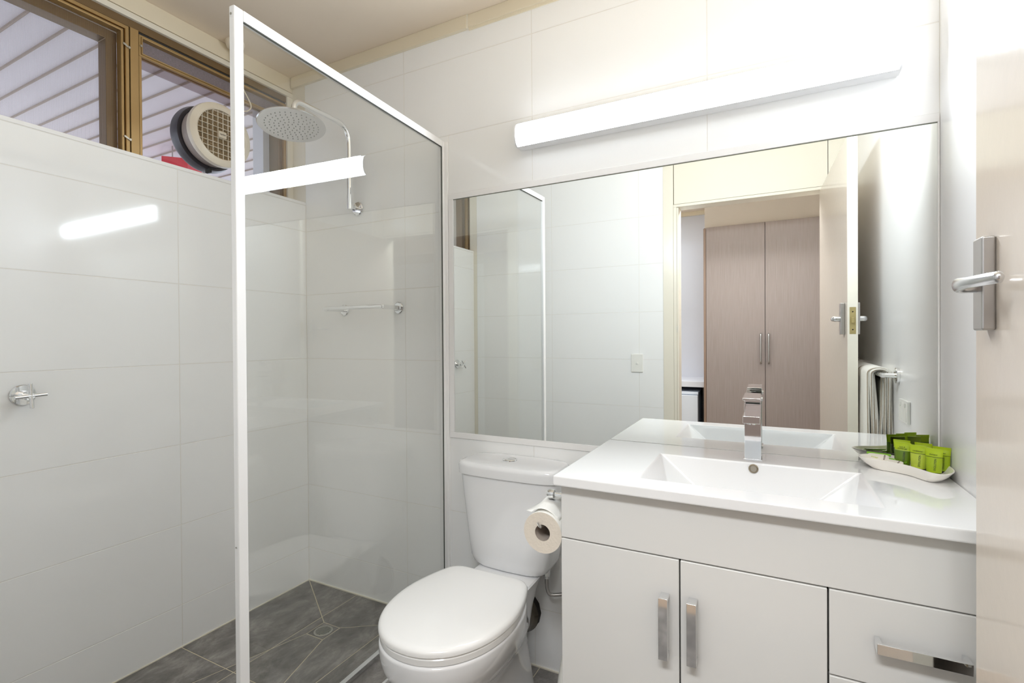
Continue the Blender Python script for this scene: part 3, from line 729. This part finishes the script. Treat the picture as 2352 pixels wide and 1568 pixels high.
bm = B(); lathe(bm, (-.037, 1.375, .7478), (0, 0, 1), [(0, .032), (.002, .031), (.003, .022), (.007, .020), (.009, .012)], n=36); obj('plug', bm, 'chrome', ba, smooth=True)

# basin mixer
FX0, FX1 = -.0625, -.0205
fc = thing('basin_mixer', 'square chrome single lever mixer tap standing at the back of the basin', 'tap', (-.0415, 1.553, BZ1))
obj('base_plate', box(B(), FX0-.003, FX1+.003, 1.530, 1.578, BZ1, BZ1+.006), 'chrome', fc, bevel=.0006)
obj('column', box(B(), FX0, FX1, 1.534, 1.575, BZ1+.006, 1.0180), 'chrome', fc, bevel=.0009)
obj('spout', box(B(), FX0+.001, FX1-.001, 1.412, 1.5339, .9815, 1.0000), 'chrome', fc, bevel=.0009)
bm = B(); cyl(bm, (-.0415, 1.426, .9817), (-.0415, 1.426, .9785), .0115, n=24); obj('aerator', bm, 'chrome', fc, smooth=True)
obj('valve_ring', box(B(), FX0+.003, FX1-.003, 1.537, 1.572, 1.0182, 1.0220), 'darkseal', fc)
obj('lever_block', box(B(), FX0, FX1, 1.534, 1.575, 1.0222, 1.0390), 'chrome', fc, bevel=.0009)
obj('lever', box(B(), FX0, FX1, 1.432, 1.575, 1.0392, 1.0445), 'chrome', fc, bevel=.0009)
bm = B(); cyl(bm, (FX1, 1.556, 1.030), (FX1+.004, 1.556, 1.030), .005, n=16); obj('grub_screw_cap', bm, 'satin', fc)

# ------------------------------------------------------------------ toilet
TX = -.811
to = thing('toilet', 'white close coupled toilet with closed lid between screen and vanity', 'toilet', (TX, 1.25, 0))
def superring(cx, cy, hx, hy, z, e=2.4, n=48, backflat=None):
    r = []
    for i in range(n):
        a = 2*PI*i/n; c, s = math.cos(a), math.sin(a)
        x = hx*math.copysign(abs(c)**(2/e), c); y = hy*math.copysign(abs(s)**(2/e), s)
        y = cy+y
        if backflat: y = min(y, backflat)
        r.append((cx+x, y, z))
    return r
bm = B()
secs_ = [(0, 1.355, .105, .255, 3), (.03, 1.355, .100, .250, 3), (.10, 1.365, .088, .235, 2.8), (.17, 1.35, .090, .235, 2.6), (.23, 1.31, .112, .255, 2.5), (.28, 1.265, .145, .265, 2.4), (.33, 1.226, .169, .257, 2.3), (.365, 1.212, .180, .250, 2.25), (.388, 1.208, .1835, .248, 2.2), (.396, 1.208, .1825, .247, 2.2), (.400, 1.208, .178, .243, 2.2)]
def densify(S, sub=4):
    out = []
    for i in range(len(S)-1):
        p0, p1, p2, p3 = S[max(i-1, 0)], S[i], S[i+1], S[min(i+2, len(S)-1)]
        for k in range(sub):
            t = k/sub; out.append([.5*((2*b)+(-a+c)*t+(2*a-5*b+4*c-d)*t*t+(-a+3*b-3*c+d)*t**3) for a, b, c, d in zip(p0, p1, p2, p3)])
    out.append(list(S[-1])); return out
loft(bm, [superring(TX, cy_, hx, hy, z, e, n=80) for z, cy_, hx, hy, e in densify(secs_)])
obj('pan', bm, 'ceramic', to, smooth=True)
bm = B()
dk = [(.20, .070, 1.45, 1.60), (.28, .082, 1.44, 1.61), (.34, .098, 1.42, 1.620), (.375, .112, 1.40, 1.625), (.392, .118, 1.395, 1.628), (.396, .113, 1.400, 1.625)]
rings_ = []
for z, hx, ya, yb in dk:
    rr = superring(TX, (ya+yb)/2-.10, hx, (yb-ya)/2+.10, z, 4.5); rings_.append(rr)
loft(bm, rings_); obj('rear_shelf', bm, 'ceramic', to, smooth=True)
def lid_outline(off, z, n=72):
    cxx, cyy = TX, 1.205; hx, hf, yb = .1880-off, .2450-off, 1.408-off; r = []
    for i in range(n//2+1):
        a = PI+PI*i/(n//2); c, s = math.cos(a), math.sin(a)
        r.append((cxx+hx*math.copysign(abs(c)**(2/2.15), c), cyy-hf*abs(s)**(2/2.15), z))
    # back part from right to left
    bw = .135-off*.6; rc = .035
    def hw(y):
        t = (y-cyy)/(yb-cyy); w = hx-(hx-bw)*t**1.7
        d = yb-y
        if d < rc: w -= rc-math.sqrt(max(0, rc*rc-(rc-d)**2))
        return w
    ys = [cyy+(yb-cyy)*t for t in (.15, .3, .45, .6, .72, .82, .88, .92, .95, .97, .985, .995, 1)]
    for y in ys: r.append((cxx+hw(y), y, z))
    for y in reversed(ys): r.append((cxx-hw(y), y, z))
    return r
bm = B(); loft(bm, [lid_outline(.010, .4010), lid_outline(.004, .4030), lid_outline(.003, .4180), lid_outline(.006, .4215)])
obj('seat', bm, 'seat', to, smooth=True)
bm = B(); loft(bm, [lid_outline(.004, .4225), lid_outline(.000, .4260), lid_outline(.000, .4340), lid_outline(.003, .4395), lid_outline(.009, .4430), lid_outline(.020, .4450), lid_outline(.060, .4468), lid_outline(.10, .4475)])
obj('lid', bm, 'seat', to, smooth=True)
for x in (-.07, .07):
    bm = B(); cyl(bm, (TX+x-.02, 1.425, .412), (TX+x+.02, 1.425, .412), .011, n=16); obj('hinge', bm, 'seat', to, smooth=True)
def cis(hx, yf, z, e=7, yb=YM-.004, bow=.012, n=64):
    r = []; cy_ = (yf+yb)/2; hy = (yb-yf)/2
    for i in range(n):
        a = 2*PI*i/n; c, s = math.cos(a), math.sin(a)
        x = hx*math.copysign(abs(c)**(2/e), c); y = hy*math.copysign(abs(s)**(2/e), s)
        if y < 0: y += bow*(x/hx)**2
        r.append((TX+x, cy_+y, z))
    return r
bm = B(); loft(bm, [cis(.110, 1.520, .3965), cis(.128, 1.506, .400), cis(.142, 1.500, .410), cis(.152, 1.497, .430), cis(.160, 1.495, .48), cis(.171, 1.491, .58), cis(.180, 1.487, .66), cis(.187, 1.486, .7205)])
obj('cistern', bm, 'ceramic', to, smooth=True)
bm = B(); loft(bm, [cis(.188, 1.484, .7215), cis(.1935, 1.478, .7240), cis(.1945, 1.476, .7500), cis(.193, 1.478, .7600), cis(.188, 1.483, .7660), cis(.178, 1.493, .7680), cis(.10, 1.54, .7690)])
obj('cistern_lid', bm, 'ceramic', to, smooth=True)
bm = B(); lathe(bm, (-.826, 1.575, .7680), (0, 0, 1), [(0, .027), (.004, .0265), (.0055, .024), (.006, .022)], n=40); bt = obj('flush_button', bm, 'chrome', to, smooth=True)
bm = B(); annulus(bm, (-.817, 1.575, .7735), (0, 0, 1), [(0, .0130), (.0012, .0130), (.0012, .0145), (0, .0145)], n=32); obj('button_line', bm, 'satin', bt)
# water valve and pipe below the cistern
wv = thing('water_connection', 'chrome nut and bent flexible pipe under the right of the cistern', 'pipe', (-.695, 1.6, .31))
bm = B(); cyl(bm, (-.697, 1.600, .398), (-.697, 1.600, .372), .013, n=6); cyl(bm, (-.697, 1.600, .372), (-.697, 1.600, .362), .009, n=16); obj('nut', bm, 'chrome', wv)
bm = B(); cyl(bm, (-.697, 1.600, .366), (-.696, 1.600, .342), .0075, n=16); obj('ferrule', bm, 'satin', wv, smooth=True)
bm = B(); tube(bm, smooth_path([(-.696, 1.600, .345), (-.694, 1.600, .322), (-.684, 1.602, .306), (-.660, 1.612, .306), (-.600, 1.630, .318), (-.56, 1.640, .322)], 6), .0062, n=12); obj('braided_pipe', bm, 'satin', wv, smooth=True)
# waste outlet behind the pan
wp = thing('waste_outlet', 'dark round pipe cover on the wall behind the toilet pan', 'pipe', (-.79, YM, .10))
bm = B(); lathe(bm, (-.826, YM, .185), (0, -1, 0), [(0, .074), (.004, .072), (.014, .064), (.030, .058), (.050, .056)], n=40); obj('cover', bm, 'darkchrome', wp, smooth=True)
bm = B(); lathe(bm, (-.822, YM, .200), (0, -1, 0), [(0, .079), (.002, .079)], n=14); obj('rough_hole_edge', bm, 'darkgap', wp)
bm = B(); cyl(bm, (-.826, YM-.03, .185), (-.822, 1.56, .185), .05, n=28); obj('outlet_pipe', bm, 'darkchrome', wp, smooth=True)
# small tapered bin
bn = thing('waste_bin', 'white tapered bin on the floor between toilet and vanity, edge only', 'bin', (-.565, 1.40, 0))
bm = B(); lathe(bm, (-.530, 1.42, .001), (0, 0, 1), [(0, .135), (.01, .140), (.20, .098), (.285, .062), (.296, .05), (.298, .02)], n=40)
bmesh.ops.scale(bm, vec=(.36, 1, 1), space=Matrix.Translation((.530, -1.42, 0)), verts=bm.verts)
obj('body', bm, 'plastic', bn, smooth=True)

# toilet roll and holder
rh = thing('roll_holder', 'chrome hook toilet roll holder on the side of the vanity', 'holder', (VX0, 1.27, .78))
bm = B(); lathe(bm, (VX0, 1.262, .776), (-1, 0, 0), [(0, .023), (.004, .023), (.012, .014), (.018, .009)], n=28); obj('wall_plate', bm, 'chrome', rh, smooth=True)
bm = B(); cyl(bm, (-.490, 1.262, .776), (-.524, 1.262, .776), .0060, n=16); lathe(bm, (-.522, 1.262, .776), (-1, 0, 0), [(0, .008), (.003, .012), (.014, .013), (.022, .010), (.024, .004)], n=20); obj('knob', bm, 'chrome', rh, smooth=True)
bm = B(); tube(bm, fillet([(-.512, 1.266, .776), (-.514, 1.325, .770), (-.527, 1.330, .707), (-.536, 1.190, .707), (-.541, 1.186, .722)], .012), .0035, n=12); obj('hook', bm, 'chrome', rh, smooth=True)
rl = thing('toilet_roll', 'white toilet roll with a loose top sheet hanging on the chrome hook', 'toilet roll', (-.534, 1.25, .64))
RC = Vector((-.534, 1.2, .690)); d_, u_, v_ = Vector((0, 1, 0)), Vector((1, 0, 0)), Vector((0, 0, 1))
def ry(y, r, n=48): return [(RC.x+r*math.cos(2*PI*i/n), y, RC.z+r*math.sin(2*PI*i/n)) for i in range(n)]
bm = B(); loft(bm, [ry(1.2, .0542), ry(1.205, .0552), ry(1.30, .0552)], cap=False); obj('paper', bm, 'paper', rl, smooth=True)
bm = B(); n = 48
for ye, r_o in ((1.2, .0542), (1.3, .0552)):
    bm = B(); a = [bm.verts.new(p) for p in ry(ye, r_o)]; b = [bm.verts.new(p) for p in ry(ye, .0215)]
    for i in range(n): bm.faces.new((a[i], a[(i+1) % n], b[(i+1) % n], b[i]))
    obj('paper_end', bm, 'paperend', rl)
bm = B(); loft(bm, [ry(1.2005, .0214), ry(1.2995, .0214)], cap=False); obj('core', bm, 'card', rl, smooth=True)
# loose folded sheet: rises above the roll, with a pointed corner at the left
bm = B(); secs2 = []
for t in range(13):
    s = t/12; y = 1.205+.085*s
    row = []
    for q in range(11):
        w = q/10; ang = math.radians(132-92*w); lift = .0010+.018*math.sin(PI*min(1, w*1.15+.08))*(.35+.65*s) + (.012 if q == 0 else 0)*(1-s*.6)
        r = .0555+lift; row.append((RC.x+r*math.cos(ang), y-.004*(1-s)+(.010*w), RC.z+r*math.sin(ang)))
    secs2.append(row)
vv_ = [[bm.verts.new(p) for p in r] for r in secs2]
for i in range(12):
    for j in range(10): bm.faces.new((vv_[i][j], vv_[i][j+1], vv_[i+1][j+1], vv_[i+1][j]))
o = obj('loose_sheet', bm, 'paper', rl, smooth=True)
md = o.modifiers.new('s', 'SOLIDIFY'); md.thickness = .0008

# ------------------------------------------------------------------ amenities tray
trY = 1.528; trX = .300
tray = thing('amenity_tray', 'curved white ceramic dish holding toiletries at the right end of the vanity', 'tray', (trX, trY, BZ1))
RIM = [(.210, 1.592), (.226, 1.572), (.266, 1.553), (.300, 1.527), (.322, 1.490), (.334, 1.468), (.350, 1.460), (.372, 1.478), (.387, 1.515), (.389, 1.570), (.378, 1.612), (.340, 1.632), (.290, 1.640), (.240, 1.634), (.214, 1.614)]
def closed_spline(P, sub=5):
    out = []; n = len(P)
    for i in range(n):
        p0, p1, p2, p3 = (Vector(P[(i+k) % n]) for k in (-1, 0, 1, 2))
        for k in range(sub):
            t = k/sub; out.append(.5*((2*p1)+(-p0+p2)*t+(2*p0-5*p1+4*p2-p3)*t*t+(-p0+3*p1-3*p2+p3)*t**3))
    return out
RS = closed_spline(RIM); RC_ = Vector((.318, 1.567))
# bottom outline: every rim point moved inwards along the dish's own curve
def dish(t, z): return [((p.x+(RC_.x-p.x)*t), (p.y+(RC_.y-p.y)*t), BZ1+z) for p in RS]
bm = B(); loft(bm, [dish(.34, .0003), dish(.27, .0015), dish(.12, .013), dish(.0, .0265), dish(.004, .0280), dish(.035, .0278), dish(.06, .0255), dish(.17, .013), dish(.31, .0042)])
obj('dish', bm, pbr('cream_porcelain', lin(244, 239, 231), .12, var=.01), tray, smooth=True)
def tube_bottle(x, y, rz, label, body, lines, lean=0, z0=BZ1+.0045, sc=1.0, h=.0675, w=.0345, lettering=True):
    """x, y in world; standing on its cap, crimp at the top"""
    t = thing('toiletry_tube', label, 'tube', (x, y, z0), rz, 'mini toiletry tubes on the tray'); ROOTS[t.name] = Vector((0, 0, 0))
    t.rotation_euler = (lean, 0, rz)
    hw = w/2
    def sec(z, a, b, n=28, e=2.0):
        return [(a*math.copysign(abs(math.cos(2*PI*i/n))**(2/e), math.cos(2*PI*i/n)), b*math.copysign(abs(math.sin(2*PI*i/n))**(2/e), math.sin(2*PI*i/n)), z) for i in range(n)]
    bm = B(); loft(bm, [sec(0, hw*.74, hw*.60), sec(.001, hw*.78, hw*.64), sec(.0105, hw*.80, hw*.66)]); obj('cap', bm, 'black', t, local=True, smooth=True)
    zb = h*.70
    bm = B(); loft(bm, [sec(.0105, hw*.84, hw*.68), sec(.014, hw*.88, hw*.70), sec(.030, hw*.93, hw*.52), sec(zb, hw*.97, hw*.26)]); obj('body', bm, body, t, local=True, smooth=True)
    bm = B(); loft(bm, [sec(zb+.0002, hw*.97, hw*.26), sec(h*.87, hw*1.0, hw*.10), sec(h*.90, hw*1.03, .0009), sec(h, hw*1.04, .0009)]); obj('crimped_end', bm, 'green', t, local=True, smooth=True)
    bm = B(); loft(bm, [sec(zb-.0006, hw*.985, hw*.285), sec(zb+.0004, hw*.985, hw*.285)]); obj('band', bm, 'inkgreen' if body != 'greendark' else 'greenline', t, local=True)
    if lettering:
        yy = -hw*.52
        th = math.atan2(hw*.34, zb-.022)
        mt = Matrix.Translation((hw*.28, -hw*.47-.0009, .030)) @ Matrix.Rotation(PI/2-th, 4, 'X') @ Matrix.Rotation(PI/2, 4, 'Z')
        text('lettering', 'EVOLUTION', .0062, 'inkgreen' if body != 'greendark' else 'ink', mt, None, sx=.82).parent = t
        for k, s in enumerate(lines):
            zz = zb+.0085-k*.0042-(.0 if len(lines) == 2 else .0025)
            mt = Matrix.Translation((0, -hw*.20-.0009, zz)) @ Matrix.Rotation(PI/2-.30, 4, 'X')
            text('lettering', s, .0047, 'inkgreen', mt, None, sx=.95).parent = t
    return t
TUBES = [
    (.3045, 1.5960, -26, 'dark green bath and shower gel tube, leftmost of the front tubes', 'greendark', ['bath &', 'shower gel'], 0),
    (.3305, 1.5690, -28, 'pale lime conditioner tube standing between shower gel and shampoo', 'greenpale', ['conditioner'], 0),
    (.3545, 1.5400, -30, 'bright green shampoo tube, nearest the right wall in the front row', 'greenmid', ['shampoo'], 0),
    (.3760, 1.5680, -26, 'bright green tube half hidden behind the shampoo tube', 'greenmid', ['shampoo'], 0),
    (.3080, 1.6270, -18, 'green tube at the back left, behind the shower gel tube', 'greendark', ['bath &', 'shower gel'], .05),
    (.3480, 1.6050, -24, 'green tube at the back, behind the conditioner tube', 'greenmid', ['conditioner'], .03)]
for (x, y, r_, lab, bd, ln, le) in TUBES:
    tube_bottle(x, y, math.radians(r_), lab, bd, ln, lean=-le)
def sachet(x, y, z, rzd, tilt, label):
    t = thing('soap_sachet', label, 'sachet', (x, y, z), 0, 'wrapped soaps on the tray'); ROOTS[t.name] = Vector((0, 0, 0))
    t.rotation_euler = (math.radians(tilt), 0, math.radians(rzd))
    def rr(z_, a, b): return [(a*math.copysign(abs(math.cos(2*PI*i/28))**.45, math.cos(2*PI*i/28)), b*math.copysign(abs(math.sin(2*PI*i/28))**.45, math.sin(2*PI*i/28)), z_) for i in range(28)]
    bm = B(); loft(bm, [rr(-.004, .021, .013), rr(-.003, .0235, .0155), rr(.002, .0235, .0155), rr(.0042, .019, .012)]); obj('wrapper', bm, 'sachet', t, local=True, smooth=True)
    obj('crimped_edge', box(B(), -.0265, .0265, .0150, .0235, -.0012, .0002), 'sachetgreen', t, local=True, bevel=.0002)
    obj('crimped_edge', box(B(), -.0265, .0265, -.0215, -.0150, -.0012, .0002), 'sachetgreen', t, local=True, bevel=.0002)
    text('lettering', 'EVOLUTION', .0052, 'inkbrown', Matrix.Translation((.0145, 0, .0045)) @ Matrix.Rotation(PI/2, 4, 'Z'), None, sx=.72, depth=.0002).parent = t
    text('lettering', 'soap', .0085, 'inklime', Matrix.Translation((-.006, -.003, .0045)) @ Matrix.Rotation(-.25, 4, 'Z'), None, depth=.0002).parent = t
    return t
sachet(.2540, 1.6080, BZ1+.0235, -16, 26, 'white and green wrapped soap resting on the left end of the dish')
sachet(.2790, 1.5840, BZ1+.0165, -34, 24, 'white and green wrapped soap tucked beside the shower gel tube')

# ------------------------------------------------------------------ door leaf
hx_, hy_ = .2440, YR+.003; ex, ey = .2720, .9700
DL = math.hypot(ex-hx_, ey-hy_); drz = math.atan2(-(ex-hx_), ey-hy_)
dl = thing('door_leaf', 'open beige gloss painted door at the right edge with lever handles', 'door', (hx_, hy_, 0), drz); ROOTS[dl.name] = Vector((0, 0, 0))
dm = M['door']
obj('panel', box(B(), .0, .0355, 0, DL, .012, 1.990), dm, dl, local=True, bevel=.0012)
obj('edge_strip', box(B(), .001, .0345, DL+.0001, DL+.0008, .012, 1.990), 'creamlight', dl, local=True)
hyl = DL-.066
def lever_set(side):
    s = -1 if side < 0 else 1; x0 = 0 if s < 0 else .0355
    a, b = sorted((x0, x0+s*.0150))
    pl = obj('back_plate', box(B(), a, b, hyl-.019, hyl+.019, 1.2115, 1.3385), 'satin', dl, local=True, bevel=.003, seg=3)
    bm = B(); z = 1.2745; pts = fillet([(x0+s*.013, hyl, z), (x0+s*.037, hyl, z), (x0+s*.038, hyl-.030, z), (x0+s*.022, hyl-.108, z)], .016, 8)
    e_ = (pts[-1]-pts[-2]).normalized(); pts = pts+[pts[-1]+e_*.003, pts[-1]+e_*.0048]; k_ = len(pts)
    rad = [.0068]*3+[.0068-.0012*i/(k_-5) for i in range(k_-5)]+[.0042, .0014]
    ryl = [.0108]*3+[.0108-.0036*i/(k_-5) for i in range(k_-5)]+[.0050, .0018]
    tube(bm, pts, rad, n=20, ry=ryl, upv=(0, 0, 1)); obj('lever', bm, 'satinbright', dl, local=True, smooth=True)
lever_set(-1); lever_set(1)
obj('latch_plate', box(B(), .0075, .0285, DL+.0008, DL+.0016, 1.2130, 1.3180), 'brass', dl, local=True)
bm = B(); box(bm, .0130, .0225, DL+.0016, DL+.0095, 1.2560, 1.2780); obj('latch_bolt', bm, 'brass', dl, local=True, bevel=.0015)
for z in (1.230, 1.300):
    bm = B(); cyl(bm, (.018, DL+.0015, z), (.018, DL+.0020, z), .0025, n=12); obj('screw', bm, 'black', dl, local=True)

# ------------------------------------------------------------------ towel rail, towels, outlet on the right wall
rx = XR-.0455; RZ = 1.0685
tr_ = thing('towel_rail', 'chrome towel rail on the right wall behind the open door, seen in the mirror', 'rail', (XR, .8, RZ))
for y in (.385, 1.187):
    bm = B(); lathe(bm, (XR, y, RZ), (-1, 0, 0), [(0, .0265), (.008, .0265), (.010, .024)], n=32); obj('wall_plate', bm, 'chrome', tr_, smooth=True)
    bm = B(); cyl(bm, (XR-.008, y, RZ), (rx-.004, y, RZ), .0085, n=20); obj('bracket', bm, 'chrome', tr_, smooth=True)
bm = B(); cyl(bm, (rx, .377, RZ), (rx, 1.194, RZ), .0085, n=20); obj('bar', bm, 'chrome', tr_, smooth=True)
def towel(y0, y1, zb, label, nf, seedv, fat=1.0):
    t = thing('hanging_towel', label, 'towel', (rx, (y0+y1)/2, zb), 0, 'white towels on the rail behind the door')
    rnd = random.Random(seedv)
    # nested folds: (radius towards the room, radius towards the wall, lift of the lower edge, extra length)
    for li, (ra, rb, lift, ext) in enumerate(((.0270, .0400, 0, 0), (.0195, .0310, .010, .006), (.0135, .0215, .03, -.004), (.0125, .0140, .02, .003))):
        ra *= fat; ny = 30; grid = []; ph = [rnd.uniform(0, 6) for _ in range(4)]; zl_ = zb+lift
        for i in range(ny+1):
            q = i/ny; row = []
            prof_ = [(-ra, zl_+(RZ-zl_)*k/12) for k in range(12)]
            for k in range(0, 13): a_ = PI-PI*k/12; prof_.append((((ra+rb)/2)*math.cos(a_)+(rb-ra)/2, RZ+.020*(1-.25*li)*math.sin(a_)))
            prof_ += [(rb, RZ-(RZ-zl_-.02)*k/12) for k in range(1, 13)]
            for px, pz in prof_:
                dwn = max(0, (RZ-pz)/(RZ-zl_)); wv_ = .0030*math.sin(nf*2*PI*q+ph[0]+pz*2)*min(1, dwn*2)
                sag = .0045*dwn*math.sin(pz*9+ph[2])
                row.append((rx+min(px*(1-(0, .12, .32, .70)[li]*min(1, dwn*2.2))+(.006*min(1, dwn*3) if li == 3 else 0)+wv_+sag-(.004*dwn if px < 0 else 0), .0435), y0+(y1+ext-y0)*q+(.012*math.sin(pz*7+ph[1])+.010*dwn)*(1 if q > .5 else -1)*(abs(2*q-1)**3), pz))
            grid.append(row)
        bm = B(); V = [[bm.verts.new(p) for p in r] for r in grid]
        for i in range(ny):
            for j in range(len(V[0])-1): bm.faces.new((V[i][j], V[i+1][j], V[i+1][j+1], V[i][j+1]))
        o = obj('folded_layer', bm, 'towel', t, smooth=True); md = o.modifiers.new('s', 'SOLIDIFY'); md.thickness = .0085; md.offset = 0
        for a_, b_ in ((0, 22), (22, len(grid[0]))):
            pts = [Vector(p)+Vector((-.0028, .0012, 0)) for p in grid[ny][a_:b_]]
            bm = B(); tube(bm, pts, .0011, n=6); obj('stitched_edge', bm, 'seam', t, smooth=True)
towel(.90, 1.105, .60, 'thick white folded bath towel at the near end of the rail in the mirror', 1.6, 3)
towel(.50, .86, .66, 'white towel further along the rail, mostly behind the door edge in the mirror', 2.0, 8, .9)
go = thing('power_outlet', 'white power outlet low on the right wall, seen in the mirror', 'outlet', (XR, 1.293, .923))
obj('plate', box(B(), XR-.0095, XR-.0002, 1.236, 1.350, .923, .9970), 'plastic', go, bevel=.003, seg=3)
for y in (1.264, 1.322):
    obj('rocker', box(B(), XR-.0120, XR-.0094, y-.007, y+.007, .975, .989), 'plastic', go, bevel=.001)
    obj('socket_face', box(B(), XR-.0105, XR-.0094, y-.018, y+.018, .932, .968), 'plastic', go, bevel=.001)
ls = thing('light_switch', 'white single light switch on the tiled wall beside the doorway, seen in the mirror', 'switch', (-.744, YR, 1.04))
obj('plate', box(B(), -.7815, -.7075, YR, YR+.0085, .9850, 1.1000), 'plastic', ls, bevel=.003, seg=3)
bm = B(); cyl(bm, (-.7445, YR+.0084, 1.0430), (-.7445, YR+.0105, 1.0430), .0085, n=20); obj('dolly_ring', bm, 'plastic', ls, smooth=True)
obj('dolly', box(B(), -.7475, -.7415, YR+.0103, YR+.0145, 1.0375, 1.0485), 'plastic', ls, bevel=.0015)

# ------------------------------------------------------------------ hall beyond the doorway (seen in the mirror)
struct('floor_hall', box(B(), -2.6, 2.0, -1.60, YR-.105, -.05, 0), pbr('hall_floor', lin(170, 150, 130), .6))
struct('wall_hall_back', box(B(), -2.6, 2.0, -1.55, -1.45, 0, 2.5), 'hallwhite')
struct('wall_hall_left', box(B(), -2.6, -2.3, -1.55, YR-.105, 0, 2.5), 'hallwhite')
struct('wall_hall_right', box(B(), 1.6, 2.0, -1.55, YR-.105, 0, 2.5), 'hallwall')
struct('ceiling_hall', box(B(), -2.6, 2.0, -1.60, YR-.11, 2.333, 2.42), 'ceiling')
struct('wall_hall_front', box(B(), .40, 2.0, YR-.19, YR-.105, 0, 2.5), 'hallwall')
struct('wall_hall_bulkhead', box(B(), -.4550, 1.6, -1.45, -.93, 2.064, 2.333), 'hallwall')
struct('trim_11', box(B(), -2.6, 2.0, -1.45, -1.42, 2.300, 2.333), 'cream')
wd = thing('wardrobe', 'tall taupe woodgrain wardrobe with two doors, seen in the mirror through the doorway', 'wardrobe', (.1, -1.15, 0))
WX0, WS, WX1 = -.4555, -.0265, .40
obj('carcass', box(B(), WX0-.0, WX1+.035, -1.449, -.8705, 0, 2.060), 'wardrobe', wd)
obj('side_panel', box(B(), WX0-.001, WX0+.0165, -1.44, -.850, 0, 2.050), pbr('brown_side_panel', lin(140, 116, 100), .5), wd)
hnd = []
for a, b, hxx in ((WX0+.0185, WS-.0015, -.0560), (WS+.0025, WX1, -.0030)):
    dd = obj('door', box(B(), a, b, -.8702, -.850, .08, 2.058), 'wardrobe', wd, bevel=.001)
    bm = B(); tube(bm, fillet([(hxx, -.8495, 1.226), (hxx, -.822, 1.222), (hxx, -.822, 1.013), (hxx, -.8495, 1.009)], .012), .0062, n=12); obj('handle', bm, 'satin', dd, smooth=True)
be = thing('kitchen_bench', 'pale bench top over a dark fridge alcove, seen in the mirror left of the wardrobe', 'bench', (-.9, -1.18, 0))
obj('top', box(B(), -1.40, WX0-.002, -1.449, -.950, .7985, .8440), 'bench', be, bevel=.002)
obj('alcove_panel', box(B(), -1.40, WX0-.002, -1.449, -1.43, 0, .7980), 'darkgap', be)
obj('alcove_panel', box(B(), -.4775, WX0-.002, -1.43, -.9600, 0, .7980), 'black', be)
obj('alcove_panel', box(B(), -1.40, -1.38, -1.43, -.955, 0, .7980), 'bench', be)
fr = thing('bar_fridge', 'small white bar fridge under the bench, seen in the mirror', 'fridge', (-.75, -1.2, 0))
obj('cabinet', box(B(), -.990, -.5120, -1.42, -.972, .02, .7560), 'fridge', fr, bevel=.003)
obj('lid', box(B(), -.992, -.5100, -1.42, -.945, .7380, .7600), 'fridge', fr, bevel=.004)
obj('door', box(B(), -.990, -.5120, -.970, -.930, .03, .7340), 'fridge', fr, bevel=.004)
for x in (-.96, -.54):
    for y in (-1.38, -1.0):
        bm = B(); cyl(bm, (x, y, 0), (x, y, .021), .014, n=12); obj('foot', bm, 'black', fr)
for o in list(COL.objects):
    if o.parent is None and o.type == 'MESH' and o.get('kind') != 'structure' and 'label' not in o: print('UNTAGGED', o.name)
